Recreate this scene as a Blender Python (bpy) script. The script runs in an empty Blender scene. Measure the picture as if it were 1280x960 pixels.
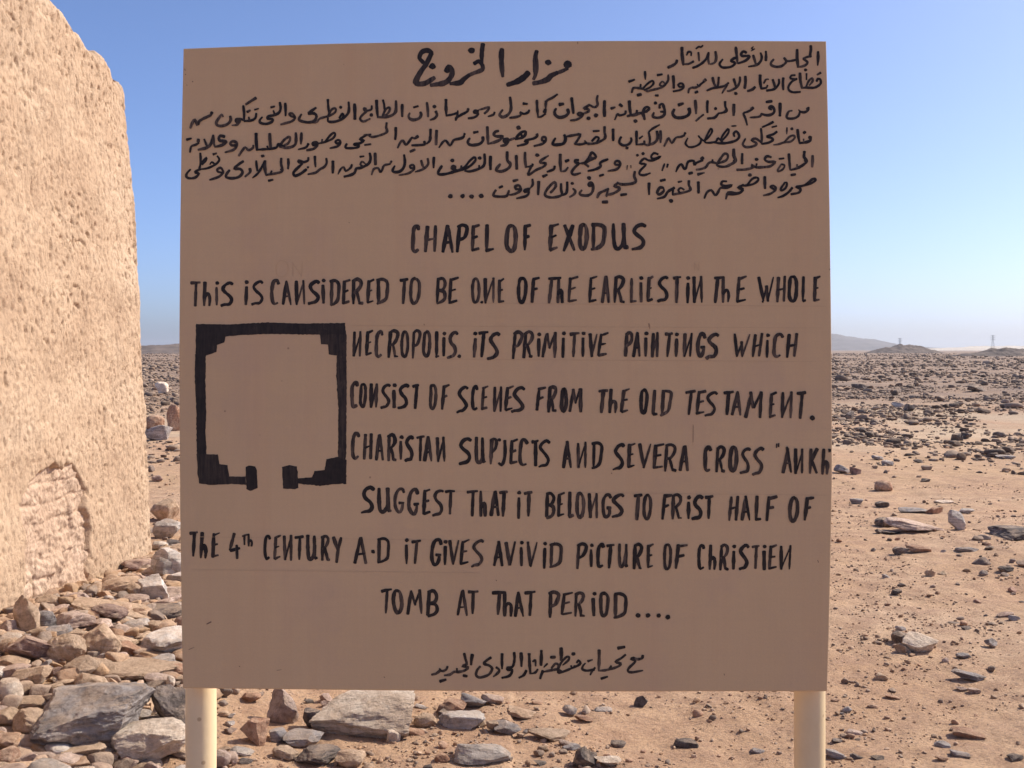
import bpy, math, random
import numpy as np
from mathutils import Vector, Matrix

# ---------------------------------------------------------------- camera, sky, sun, exposure
SC = bpy.context.scene
COL = SC.collection
F = 1280.0                      # focal length in pixels of a 1280 wide picture
EYE = 1.6
PITCH = math.radians(1.92)
cd = bpy.data.cameras.new('camera'); cam = bpy.data.objects.new('camera', cd); COL.objects.link(cam)
cd.sensor_width = 36.0; cd.lens = 36.0; cd.clip_start = 0.05; cd.clip_end = 30000
cam.location = (0, 0, EYE); cam.rotation_euler = (math.pi/2 - PITCH, 0, 0)
SC.camera = cam

SUN_AZ = math.radians(112)      # measured from "towards the viewer" round to the right
SUN_EL = math.radians(43)
SUN = Vector((math.sin(SUN_AZ)*math.cos(SUN_EL), -math.cos(SUN_AZ)*math.cos(SUN_EL), math.sin(SUN_EL)))
w = bpy.data.worlds.new('World'); SC.world = w; w.use_nodes = True
nt = w.node_tree; bg = nt.nodes['Background']
sky = nt.nodes.new('ShaderNodeTexSky'); sky.sky_type = 'NISHITA'; sky.sun_disc = False
sky.sun_elevation = SUN_EL; sky.sun_rotation = math.atan2(SUN.x, SUN.y)
sky.air_density = 0.6; sky.dust_density = 2.0; sky.ozone_density = 7.0; sky.altitude = 300
wb = nt.nodes.new('ShaderNodeVectorMath'); wb.operation = 'MULTIPLY'; wb.inputs[1].default_value = (1.03, .975, .99)   # camera white balance
nt.links.new(sky.outputs[0], wb.inputs[0]); nt.links.new(wb.outputs[0], bg.inputs[0]); bg.inputs[1].default_value = 0.15
sl = bpy.data.lights.new('sun', 'SUN'); sl.energy = 4.15; sl.angle = math.radians(0.5); sl.color = (1.0, 0.935, 0.80)
so = bpy.data.objects.new('sun', sl); COL.objects.link(so); so.rotation_euler = SUN.to_track_quat('Z', 'Y').to_euler()
so.location = (6, 4, 12)
vs = SC.view_settings; vs.view_transform = 'Standard'; vs.look = 'None'; vs.exposure = 0.52; vs.gamma = 1.0
vs.use_curve_mapping = False
SC.cycles.max_bounces = 6; SC.cycles.diffuse_bounces = 3; SC.cycles.use_denoising = True

# ---------------------------------------------------------------- helpers
rng = np.random.default_rng(11)
random.seed(5)
_perm = np.random.default_rng(3).permutation(512).astype(np.int64)
_perm = np.concatenate([_perm, _perm])
_grad = np.random.default_rng(4).normal(size=(512, 3)); _grad /= np.linalg.norm(_grad, axis=1)[:, None]
def perlin(p):
    p = np.asarray(p, float); i = np.floor(p).astype(np.int64); f = p - i
    u = f*f*f*(f*(f*6-15)+10); i &= 255; r = 0
    for dx in (0, 1):
        for dy in (0, 1):
            for dz in (0, 1):
                h = _perm[(_perm[(_perm[(i[:, 0]+dx) & 511] + i[:, 1]+dy) & 511] + i[:, 2]+dz) & 511]
                d = f - np.array((dx, dy, dz))
                wt = (u[:, 0] if dx else 1-u[:, 0])*(u[:, 1] if dy else 1-u[:, 1])*(u[:, 2] if dz else 1-u[:, 2])
                r = r + wt*(_grad[h]*d).sum(1)
    return r*1.5
def fbm(p, octv=4, gain=.5, lac=2.03):
    p = np.asarray(p, float); a = 1; r = 0
    for k in range(octv):
        r = r + a*perlin(p + 17.3*k); p = p*lac; a *= gain
    return r
def xyz(x, y, z=0.0):
    x = np.asarray(x, float); return np.stack([x, np.broadcast_to(y, x.shape), np.broadcast_to(z, x.shape)], -1)
def sstep(a, b, x):
    t = np.clip((x-a)/(b-a), 0, 1); return t*t*(3-2*t)

def mesh_from(name, verts, faces, smooth=True, sharp=0):
    """verts (n,3) array, faces: (m,3|4) array or list of lists"""
    me = bpy.data.meshes.new(name); verts = np.asarray(verts, np.float32)
    if isinstance(faces, np.ndarray):
        k = faces.shape[1]; m = len(faces)
        me.vertices.add(len(verts)); me.vertices.foreach_set('co', verts.ravel())
        me.loops.add(m*k); me.loops.foreach_set('vertex_index', faces.astype(np.int32).ravel())
        me.polygons.add(m); me.polygons.foreach_set('loop_start', np.arange(0, m*k, k, dtype=np.int32))
        me.update(calc_edges=True); me.validate()
    else:
        me.from_pydata([tuple(v) for v in verts], [], faces)
    if smooth: me.polygons.foreach_set('use_smooth', np.ones(len(me.polygons), bool))
    me.update()
    if sharp: me.set_sharp_from_angle(angle=math.radians(sharp))
    return me
def link(name, me, mat, parent=None, kind=None, label=None, cat=None, group=None):
    o = bpy.data.objects.new(name, me); COL.objects.link(o)
    if mat and not me.materials: me.materials.append(mat)
    if parent: o.parent = parent
    return tag(o, label, cat, group, kind)
def tag(o, label=None, cat=None, group=None, kind=None):
    if label: o['label'] = label
    if cat: o['category'] = cat
    if group: o['group'] = group
    if kind: o['kind'] = kind
    return o
def empty(name, loc, label, cat, group=None):
    o = bpy.data.objects.new(name, None); COL.objects.link(o); o.location = loc; o.empty_display_size = .2
    return tag(o, label, cat, group)

# view geometry, used to read places off the photograph
FWD = np.array((0, math.cos(PITCH), -math.sin(PITCH))); UPV = np.array((0, math.sin(PITCH), math.cos(PITCH)))
CAM = np.array((0, 0, EYE))
def ray(px, py): return FWD + (px-640)/F*np.array((1., 0, 0)) - (py-480)/F*UPV

# ---------------------------------------------------------------- materials
class N:
    def __init__(s, name):
        s.m = bpy.data.materials.new(name); s.m.use_nodes = True; s.t = s.m.node_tree; s.b = s.t.nodes['Principled BSDF']
        s.b.inputs['Specular IOR Level'].default_value = .25
    def n(s, typ, **kw):
        nd = s.t.nodes.new(typ)
        for k, v in kw.items():
            if k in nd.inputs.keys(): nd.inputs[k].default_value = v
            else: setattr(nd, k, v)
        return nd
    def l(s, a, b): s.t.links.new(a, b)
    def coord(s, out='Object'): return s.n('ShaderNodeTexCoord').outputs[out]
    def noise(s, vec, scale, detail=6, rough=.6, dist=0.):
        nd = s.n('ShaderNodeTexNoise', Scale=scale, Detail=detail, Roughness=rough, Distortion=dist); s.l(vec, nd.inputs['Vector']); return nd.outputs['Fac']
    def voro(s, vec, scale, feature='F1', out='Distance', rnd=1.):
        nd = s.n('ShaderNodeTexVoronoi', Scale=scale, feature=feature, Randomness=rnd); s.l(vec, nd.inputs['Vector']); return nd.outputs[out]
    def ramp(s, fac, stops, interp='LINEAR'):
        nd = s.n('ShaderNodeValToRGB'); s.l(fac, nd.inputs[0]); cr = nd.color_ramp; cr.interpolation = interp
        while len(cr.elements) < len(stops): cr.elements.new(.5)
        for e, (p, c) in zip(cr.elements, stops):
            e.position = p; e.color = (c, c, c, 1) if isinstance(c, (int, float)) else (*c, 1)
        return nd.outputs[0]
    def mix(s, fac, a, b, blend='MIX'):
        nd = s.n('ShaderNodeMix', data_type='RGBA', blend_type=blend)
        for v, i in ((fac, 0), (a, 6), (b, 7)):
            if hasattr(v, 'is_output'): s.l(v, nd.inputs[i])
            else: nd.inputs[i].default_value = v if i == 0 else (*v, 1)
        return nd.outputs[2]
    def math(s, op, a, b=0.):
        nd = s.n('ShaderNodeMath', operation=op)
        for v, i in ((a, 0), (b, 1)):
            if hasattr(v, 'is_output'): s.l(v, nd.inputs[i])
            else: nd.inputs[i].default_value = v
        return nd.outputs[0]
    def bump(s, h, strength=.5, dist=.01, prev=None):
        nd = s.n('ShaderNodeBump', Strength=strength, Distance=dist); s.l(h, nd.inputs['Height'])
        if prev: s.l(prev, nd.inputs['Normal'])
        return nd.outputs[0]
    def done(s, col=None, rough=.9, nrm=None):
        if col is not None:
            if hasattr(col, 'is_output'): s.l(col, s.b.inputs['Base Color'])
            else: s.b.inputs['Base Color'].default_value = (*col, 1)
        if hasattr(rough, 'is_output'): s.l(rough, s.b.inputs['Roughness'])
        else: s.b.inputs['Roughness'].default_value = rough
        if nrm: s.l(nrm, s.b.inputs['Normal'])
        return s.m

def rock_mat(name, c1, c2, c3, band=False):
    k = N(name); v = k.coord(); info = k.n('ShaderNodeObjectInfo').outputs['Random']
    off = k.n('ShaderNodeVectorMath', operation='ADD'); k.l(v, off.inputs[0])
    cx = k.n('ShaderNodeCombineXYZ'); mu = k.math('MULTIPLY', info, 37.); k.l(mu, cx.inputs[0]); k.l(mu, cx.inputs[2]); k.l(cx.outputs[0], off.inputs[1]); v = off.outputs[0]
    a = k.noise(v, 7, 8, .65, .4); b = k.noise(v, 38, 6, .7)
    col = k.ramp(a, [(.36, c1), (.52, c2), (.66, c3)])
    col = k.mix(k.ramp(k.noise(v, 3.1, 9, .72, 1.2), [(.52, 0.), (.60, .6)]), col, (.47, .34, .24))
    col = k.mix(k.ramp(b, [(.44, 0.), (.64, .7)]), col, tuple(x*.62 for x in c1))
    if band:
        sp = k.n('ShaderNodeVectorMath', operation='MULTIPLY'); sp.inputs[1].default_value = (2, 2, 26); k.l(v, sp.inputs[0])
        col = k.mix(k.ramp(k.noise(sp.outputs[0], 1.6, 4, .6), [(.45, 0.), (.6, .5)]), col, tuple(min(1, x*1.35) for x in c3))
    # sand dust lying on the upward faces
    g = k.n('ShaderNodeNewGeometry').outputs['Normal']; sx = k.n('ShaderNodeSeparateXYZ'); k.l(g, sx.inputs[0])
    dust = k.math('MULTIPLY', k.ramp(sx.outputs[2], [(.55, 0.), (.95, .5)]), k.ramp(k.noise(v, 14, 5, .6), [(.4, 0.), (.65, 1.)]))
    col = k.mix(dust, col, (.45, .31, .205))
    hs = k.n('ShaderNodeHueSaturation'); k.l(col, hs.inputs['Color']); k.l(k.math('ADD', k.math('MULTIPLY', info, .45), 1.18), hs.inputs['Value'])
    nr = k.bump(k.noise(v, 22, 10, .78), 1., .03); nr = k.bump(k.noise(v, 120, 6, .75), .7, .006, nr)
    nr = k.bump(k.ramp(k.voro(v, 22, 'DISTANCE_TO_EDGE'), [(0., 0.), (.03, 1.)]), .18, .01, nr)
    return k.done(hs.outputs[0], .92, nr)
MAT = dict(
    tan=rock_mat('tan_sandstone', (.34, .22, .14), (.45, .31, .205), (.54, .39, .27)),
    cream=rock_mat('cream_limestone', (.47, .35, .26), (.60, .48, .37), (.70, .60, .49)),
    grey=rock_mat('grey_stone', (.16, .134, .122), (.24, .205, .188), (.33, .285, .258), True),
    pale=rock_mat('pale_grey_stone', (.29, .24, .205), (.41, .345, .295), (.53, .455, .39), True),
    dark=rock_mat('dark_stone', (.085, .066, .056), (.13, .104, .09), (.20, .16, .138)),
    purple=rock_mat('purple_brown_stone', (.17, .10, .08), (.27, .175, .14), (.40, .28, .22)),
    pink=rock_mat('pinkish_stone', (.31, .205, .155), (.43, .305, .24), (.54, .41, .335)),
    red=rock_mat('rust_stone', (.25, .125, .075), (.36, .20, .125), (.46, .29, .19)),
)
# ---------------------------------------------------------------- desert floor
WA = np.array((-2.65, 5.3)); WD = np.array((0.0895, 0.996)); WN = np.array((0.996, -0.0895))   # chapel wall foot line
def ground_z(x, y):
    x = np.asarray(x, float); y = np.asarray(y, float); r = np.hypot(x, y)
    q = xyz(x, y)
    z = .05*fbm(q*.33, 3) + .022*fbm(q*1.3+9, 3)*sstep(60, 12, r)
    z = z + .9*fbm(q*.011+31, 4)*sstep(25, 260, r)*.5 + .10*fbm(q*.12+5, 3)*sstep(9, 30, r)
    d = (x-WA[0])*WN[0] + (y-WA[1])*WN[1]
    along = (x-WA[0])*WD[0] + (y-WA[1])*WD[1]
    berm = .18*sstep(2.1, .1, d)*sstep(4.2, 2.2, along)*sstep(-5., -2., along)
    return z*sstep(0, 3, r) + berm
def fine_z(x, y):
    q = xyz(x, y); r = np.hypot(x, y)
    return ground_z(x, y) + (.010*fbm(q*6+3, 3) + .004*np.abs(perlin(q*21)))*sstep(30, 8, r)
_R = np.concatenate([np.geomspace(.35, 3.2, 14)[:-1], np.geomspace(3.2, 24, 430)[:-1], np.geomspace(24, 300, 150)[:-1], np.geomspace(300, 9000, 40)])
_A = np.concatenate([np.linspace(-math.pi, -.62, 50)[:-1], np.linspace(-.62, .62, 400)[:-1], np.linspace(.62, math.pi, 50)[:-1]])
RR, AA = np.meshgrid(_R, _A, indexing='ij'); gx = (RR*np.sin(AA)).ravel(); gy = (RR*np.cos(AA)).ravel()
gv = np.stack([gx, gy, fine_z(gx, gy)], 1); gv = np.concatenate([gv, [[0, 0, 0]]])
nr_, na = RR.shape; i, j = np.meshgrid(np.arange(nr_-1), np.arange(na), indexing='ij'); j2 = (j+1) % na
gf = np.stack([i*na+j, i*na+j2, (i+1)*na+j2, (i+1)*na+j], -1).reshape(-1, 4)[:, ::-1]
cap = np.array([[j_, (j_+1) % na, len(gv)-1] for j_ in range(na)])
k = N('desert_sand'); v = k.coord()
n1 = k.noise(v, .55, 6, .6, .5); n2 = k.noise(v, 5, 8, .65); n3 = k.noise(v, 60, 6, .75); n4 = k.noise(v, .09, 6, .65, .6)
col = k.ramp(n1, [(.34, (.49, .285, .160)), (.50, (.57, .355, .208)), (.66, (.61, .405, .255))])
col = k.mix(k.ramp(n2, [(.42, 0.), (.62, .75)]), col, (.40, .235, .145))
col = k.mix(k.ramp(n3, [(.50, 0.), (.64, .75)]), col, (.24, .16, .12))
col = k.mix(k.ramp(n3, [(.32, .55), (.44, 0.)]), col, (.64, .48, .355))
# farther out: pale sand patches, then stony dark pavement
sp = k.n('ShaderNodeSeparateXYZ'); k.l(v, sp.inputs[0]); dist = k.math('ADD', sp.outputs[1], k.math('MULTIPLY', k.math('SUBTRACT', n4, .5), 16.))
pale = k.math('MULTIPLY', k.ramp(k.math('DIVIDE', dist, 60.), [(.22, 0.), (.30, 1.), (.45, .9), (.62, .2)]), k.ramp(k.noise(v, .30, 5, .6, .8), [(.42, 0.), (.58, .55)]))
col = k.mix(pale, col, (.56, .44, .30))
stony = k.math('MULTIPLY', k.ramp(k.math('DIVIDE', dist, 160.), [(.11, 0.), (.24, .95)]), k.ramp(k.noise(v, .42, 8, .72), [(.38, 1.), (.64, .45)]))
col = k.mix(stony, col, (.19, .135, .103))
orange = k.math('MULTIPLY', k.ramp(k.math('DIVIDE', dist, 30.), [(.36, 0.), (.42, 1.), (.50, 1.), (.58, 0.)]), k.ramp(n1, [(.45, 0.), (.62, .7)]))
col = k.mix(orange, col, (.47, .29, .16))
nr = k.bump(n2, .5, .05); nr = k.bump(k.noise(v, 34, 8, .75), .8, .02, nr); nr = k.bump(k.noise(v, 160, 4, .7), .7, .005, nr)
SAND = k.done(col, .95, nr)
me = mesh_from('desert_ground', gv, np.concatenate([gf[:, [0, 1, 2]], gf[:, [0, 2, 3]], cap[:, ::-1]]))
link('ground', me, SAND, kind='structure')

def at(px, py, zoff=0.):
    """the spot on the ground seen at a pixel of the photograph"""
    d = ray(px, py); z = 0.
    for _ in range(25):
        t = (z - EYE)/min(d[2], -1e-4); p = CAM + d*t; z = .5*z + .5*(float(ground_z([p[0]], [p[1]])[0]) + zoff)
    return CAM + d*((z-EYE)/min(d[2], -1e-4))

# ---------------------------------------------------------------- far ground forms
def hill(name, x0, x1, y, depth, h, seed, mat, profile):
    nx, ny = 140, 40; xs = np.linspace(x0, x1, nx); ts = np.linspace(-1, 1, ny)
    X, T = np.meshgrid(xs, ts, indexing='ij'); s = (X-x0)/(x1-x0)
    prof = np.interp(s, *zip(*profile)); Y = y + T*depth
    q = xyz(X.ravel()/(x1-x0)*9+seed, T.ravel()*2.5)
    Z = h*prof.ravel()*(1-np.abs(T.ravel())**1.6)*(1 + .22*fbm(q, 5)) + h*.05*fbm(q*4, 3)*prof.ravel() - .9
    V = np.stack([X.ravel(), Y.ravel(), Z], 1); i, j = np.meshgrid(np.arange(nx-1), np.arange(ny-1), indexing='ij')
    f = np.stack([i*ny+j, (i+1)*ny+j, (i+1)*ny+j+1, i*ny+j+1], -1).reshape(-1, 4)
    return link(name, mesh_from(name, V, f), mat, kind='structure')
def hill_mat(name, a, b, sc):
    k = N(name); v = k.coord(); n1 = k.noise(v, sc, 8, .68)
    return k.done(k.ramp(n1, [(.35, a), (.65, b)]), .95, k.bump(k.noise(v, sc*3, 8, .7), .8, 1.5/sc*.05))
HD = hill_mat('dark_hill_rock', (.10, .075, .062), (.20, .148, .118), .12)
HF = hill_mat('far_hill_rock', (.14, .115, .11), (.20, .165, .15), .01)
HS = hill_mat('dune_sand', (.58, .47, .36), (.66, .55, .43), .004)
def wx(px, d): return (px-640)/F*d
hill('hill', wx(700, 2600), wx(1150, 2600), 2600, 420, 42, 3, HF, [(0, 0), (.25, .55), (.5, .8), (.7, 1.), (.80, .82), (.88, .40), (.95, .25), (1, 0)])
hill('hill', wx(1078, 420), wx(1182, 420), 420, 26, 4.4, 8, HD, [(0, 0), (.2, .55), (.42, 1.), (.62, .95), (.8, .5), (1, 0)])
hill('hill', wx(1188, 250), wx(1330, 250), 250, 16, 2.9, 15, HD, [(0, 0), (.12, .5), (.3, .65), (.42, 1.), (.7, .9), (1, .2)])
hill('dune', wx(1110, 1900), wx(1500, 1900), 1900, 200, 9, 21, HS, [(0, 0), (.2, .7), (.35, 1.), (.6, .9), (.8, 1.1), (1, .6)])
hill('ridge', wx(20, 420), wx(470, 420), 420, 40, 4.6, 27, HD, [(0, .2), (.2, .8), (.45, 1.), (.7, .9), (1, 0)])

# ---------------------------------------------------------------- mud brick chapel
def wall_mat(name, c1, c2, c3, pit):
    k = N(name); v = k.coord(); st = k.n('ShaderNodeVectorMath', operation='MULTIPLY'); st.inputs[1].default_value = (1, 1, .62); k.l(v, st.inputs[0]); s = st.outputs[0]
    col = k.ramp(k.noise(v, 1.6, 6, .6), [(.32, c1), (.52, c2), (.7, c3)])
    col = k.mix(k.ramp(k.noise(s, 34, 8, .7), [(.48, 0.), (.64, .8)]), col, tuple(x*.66 for x in c1))
    col = k.mix(k.ramp(k.noise(v, 90, 5, .7), [(.3, .3), (.45, 0.)]), col, tuple(min(1, x*1.2) for x in c3))
    col = k.mix(k.ramp(k.noise(v, 2.7, 7, .72, .8), [(.50, 0.), (.66, .45)]), col, tuple(x*.80 for x in c1))
    col = k.mix(k.ramp(k.voro(s, 16, 'F1'), [(.10, .55), (.17, 0.)]), col, pit)
    nr = k.bump(k.noise(s, 42, 10, .74), .38, .012); nr = k.bump(k.ramp(k.noise(s, 52, 4, .6), [(.34, 0.), (.46, 1.)]), .45, .012, nr); nr = k.bump(k.noise(v, 170, 5, .7), .5, .006, nr)
    wv = k.n('ShaderNodeVectorMath', operation='ADD'); nz = k.n('ShaderNodeTexNoise', Scale=3.5, Detail=5); k.l(v, nz.inputs['Vector']); k.l(v, wv.inputs[0]); k.l(nz.outputs['Color'], wv.inputs[1])
    crack = k.math('MULTIPLY', k.ramp(k.voro(wv.outputs[0], 1.9, 'DISTANCE_TO_EDGE'), [(.0, 1.), (.012, 0.)]), k.ramp(k.noise(v, 2.2, 4, .6), [(.5, 0.), (.62, .8)]))
    col = k.mix(crack, col, pit); return k.done(col, .96, nr)
MUD = wall_mat('mud_plaster', (.46, .305, .195), (.54, .373, .243), (.595, .43, .292), (.26, .15, .09))
BRK = wall_mat('mud_brick', (.49, .33, .222), (.575, .40, .28), (.63, .455, .325), (.30, .18, .11))
chapel = empty('mud_brick_chapel', (WA[0]+.35, WA[1]+.9, 0), 'weathered tan mud brick chapel wall with a blocked arched doorway behind the rubble', 'chapel')
LOC = np.array(chapel.location)
UC = 1.79                                              # distance of the corner along the wall
def top_z(u):                                          # ragged wall top, lower at the corner
    s = u - UC
    return 3.36 + .12*sstep(-.05, -.4, s) + .24*sstep(-.4, -1.3, s) + .07*fbm(xyz(u*3.6, 4.), 5)
# arched doorway outline in (along the wall, height)
D0, D1, DZ = .22, .90, .66      # jambs and springing height (set from the photograph)
def door_depth(u, z):
    c = (D0+D1)/2; hw = (D1-D0)/2
    wob = .040*fbm(xyz(u*7, z*7, 2.), 4)
    e = np.where(z < DZ, np.abs(u-c)-hw, np.hypot(u-c, (z-DZ)*hw/.28)-hw) + wob
    return sstep(.025, -.03, e)
us = np.concatenate([np.linspace(-3.4, -.5, 60)[:-1], np.linspace(-.5, UC-.05, 330)])
arc = np.linspace(0, math.pi/2, 10)[1:]
back = np.linspace(0, 3.2, 40)[1:]
prof = [(u, 0., 1., 0.) for u in us] + [(UC-.05+.05*math.sin(a), -.05+.05*math.cos(a), math.cos(a), math.sin(a)) for a in arc] + [(UC, -.05-b, 0., 1.) for b in back]
prof = np.array(prof); nc = len(prof); rows = 470
hh = np.linspace(0, 1, rows); uu = np.clip(prof[:, 0], -9, UC)
Z = -.25 + (top_z(uu)[None, :]+.25)*hh[:, None]; U = np.repeat(prof[None, :, 0], rows, 0); O_ = np.repeat(prof[None, :, 1], rows, 0)
na_, nb_ = np.repeat(prof[None, :, 2], rows, 0), np.repeat(prof[None, :, 3], rows, 0)
q = np.stack([U.ravel(), O_.ravel()*1., Z.ravel()], 1)
rnd = sstep(.985, 1., np.repeat(hh[:, None], nc, 1)).ravel()
mouth = np.clip((fbm(q*np.array((30, 30, 18.))+3, 3)-.22)*2.6, 0, 1)
disp = .022*fbm(q*1.3, 3) + .0065*fbm(q*np.array((7, 7, 4.5)), 4) + .0032*fbm(q*36, 3) - .0125*mouth*np.clip(.85+.9*fbm(q*1.9+13, 3), .1, 1.3) - .022*rnd**2
disp += -.020*np.clip(fbm(q*np.array((2.2, 2.2, 7.))+40, 3)-.3, 0, 1)*sstep(2.4, 3.0, q[:, 2])
dd = door_depth(U.ravel(), Z.ravel())*(na_.ravel() > .99)
disp = disp*(1-.6*dd) - .055*dd
ue = U.ravel() + nb_.ravel()*disp; oe = O_.ravel() + na_.ravel()*disp
# leaning face, with the corner worn away towards its top
lean = -.034*(Z.ravel()-.2) - .045*sstep(2.6, 3.4, Z.ravel())*sstep(-.5, 0, U.ravel()-UC)
ue = ue - .012*np.clip(Z.ravel(), 0, 4)*sstep(-.4, 0, U.ravel()-UC)
oe = oe + lean
pos = np.stack([WA[0]+WD[0]*ue+WN[0]*oe, WA[1]+WD[1]*ue+WN[1]*oe, Z.ravel()], 1)
i, j = np.meshgrid(np.arange(rows-1), np.arange(nc-1), indexing='ij')
f = np.stack([i*nc+j, i*nc+j+1, (i+1)*nc+j+1, (i+1)*nc+j], -1).reshape(-1, 4)
keep = np.ones(len(f), bool)
# top: sweep the crown inwards over the thickness of the wall
crown = pos[(rows-1)*nc:].copy(); vv = [pos]; ff = [f]; base = (rows-1)*nc; n0 = len(pos)
for s_, (ins, dz) in enumerate(((.05, .015), (.14, .03), (.3, .02), (.5, .0), (.62, -.3), (.62, -3.7))):
    inner = crown.copy(); nrm = np.stack([WN[0]*prof[:, 2]+WD[0]*prof[:, 3], WN[1]*prof[:, 2]+WD[1]*prof[:, 3]], 1)
    inner[:, :2] -= nrm*ins; inner[:, 2] += dz + .03*fbm(np.c_[crown[:, :2]*4, np.full(nc, s_*3.)], 3)*(dz > -.2)
    jj = np.arange(nc-1); ff.append(np.stack([base+jj, base+jj+1, n0+jj+1, n0+jj], -1)); vv.append(inner); base = n0; n0 += nc
me = mesh_from('chapel_wall', np.concatenate(vv)-LOC, np.concatenate(ff))
link('wall', me, MUD, chapel)
# mud brick blocking inside the arch
nu, nz = 150, 170; u = np.linspace(D0-.04, D1+.04, nu); z = np.linspace(-.2, DZ+.37, nz); Z2, U2 = np.meshgrid(z, u, indexing='ij'); Uf, Zf = U2.ravel(), Z2.ravel()
q = xyz(Uf, 7., Zf); warp = .018*fbm(q*5, 3); course = (Zf+warp)/.105; row = np.floor(course); fz = course-row
bx = (Uf+warp)/.27 + .5*(row % 2) + .3*np.sin(row*2.3); fx = bx-np.floor(bx)
joint = np.minimum(np.minimum(fz, 1-fz)*.105, np.minimum(fx, 1-fx)*.27)
oz = -.030 - .009*sstep(.020, .0, joint)*np.clip(.6+1.2*fbm(q*3.1+7, 2), 0, 1.2) + .018*fbm(q*7, 5) + .008*fbm(q*30, 3) + .006*np.sin(row*5.1+np.floor(bx)*2.7) - .034*(Zf-.2)
P = np.stack([WA[0]+WD[0]*Uf+WN[0]*oz, WA[1]+WD[1]*Uf+WN[1]*oz, Zf], 1)
i, j = np.meshgrid(np.arange(nz-1), np.arange(nu-1), indexing='ij'); f = np.stack([i*nu+j, i*nu+j+1, (i+1)*nu+j+1, (i+1)*nu+j], -1).reshape(-1, 4)
link('blocked_doorway', mesh_from('blocked_doorway', P-LOC, f), BRK, chapel)

# ---------------------------------------------------------------- electricity pylons on the horizon
k = N('pylon_steel'); STEEL = k.done((.16, .16, .17), .6)
def bars(name, segs, r, mat, **kw):
    V, Fc = [], []
    for a, b in segs:
        a, b = np.array(a, float), np.array(b, float); d = b-a; d /= np.linalg.norm(d); s = np.cross(d, (.3, .9, .2)); s /= np.linalg.norm(s); t = np.cross(d, s); n = len(V)
        for p in (a, b):
            for e in ((1, 1), (-1, 1), (-1, -1), (1, -1)): V.append(p + r*(s*e[0]+t*e[1]))
        for i in range(4): Fc.append([n+i, n+(i+1) % 4, n+4+(i+1) % 4, n+4+i])
        Fc += [[n+3, n+2, n+1, n], [n+4, n+5, n+6, n+7]]
    return link(name, mesh_from(name, np.array(V), Fc, False), mat, **kw)
def pylon(px, d, h, label):
    t = empty('electricity_pylon', (wx(px, d), d, -.6), label, 'pylon', 'electricity pylons on the horizon')
    w0, w1 = h*.11, h*.02; seg = []
    def c(z): ww = w0 + (w1-w0)*min(1, z/(h*.8)); return [(sx*ww, sy*ww, z) for sx, sy in ((1, 1), (-1, 1), (-1, -1), (1, -1))]
    zs = np.linspace(0, h, 8)
    for a, b in zip(zs[:-1], zs[1:]):
        A, B = c(a), c(b)
        for i in range(4): seg += [(A[i], B[i]), (A[i], B[(i+1) % 4])]
    bars('lattice_mast', seg, .05, STEEL, parent=t)
    for z in (.72, .84, .95):
        bars('crossarm', [((-h*.16, 0, h*z), (h*.16, 0, h*z)), ((-h*.16, 0, h*z), (0, 0, h*(z+.04))), ((h*.16, 0, h*z), (0, 0, h*(z+.04)))], .07, STEEL, parent=t)
pylon(1124.5, 1000, 13.5, 'shorter faint lattice pylon above the low dark mound')
pylon(1240.5, 1000, 16.5, 'taller faint lattice pylon above the pale dunes at right')
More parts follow.
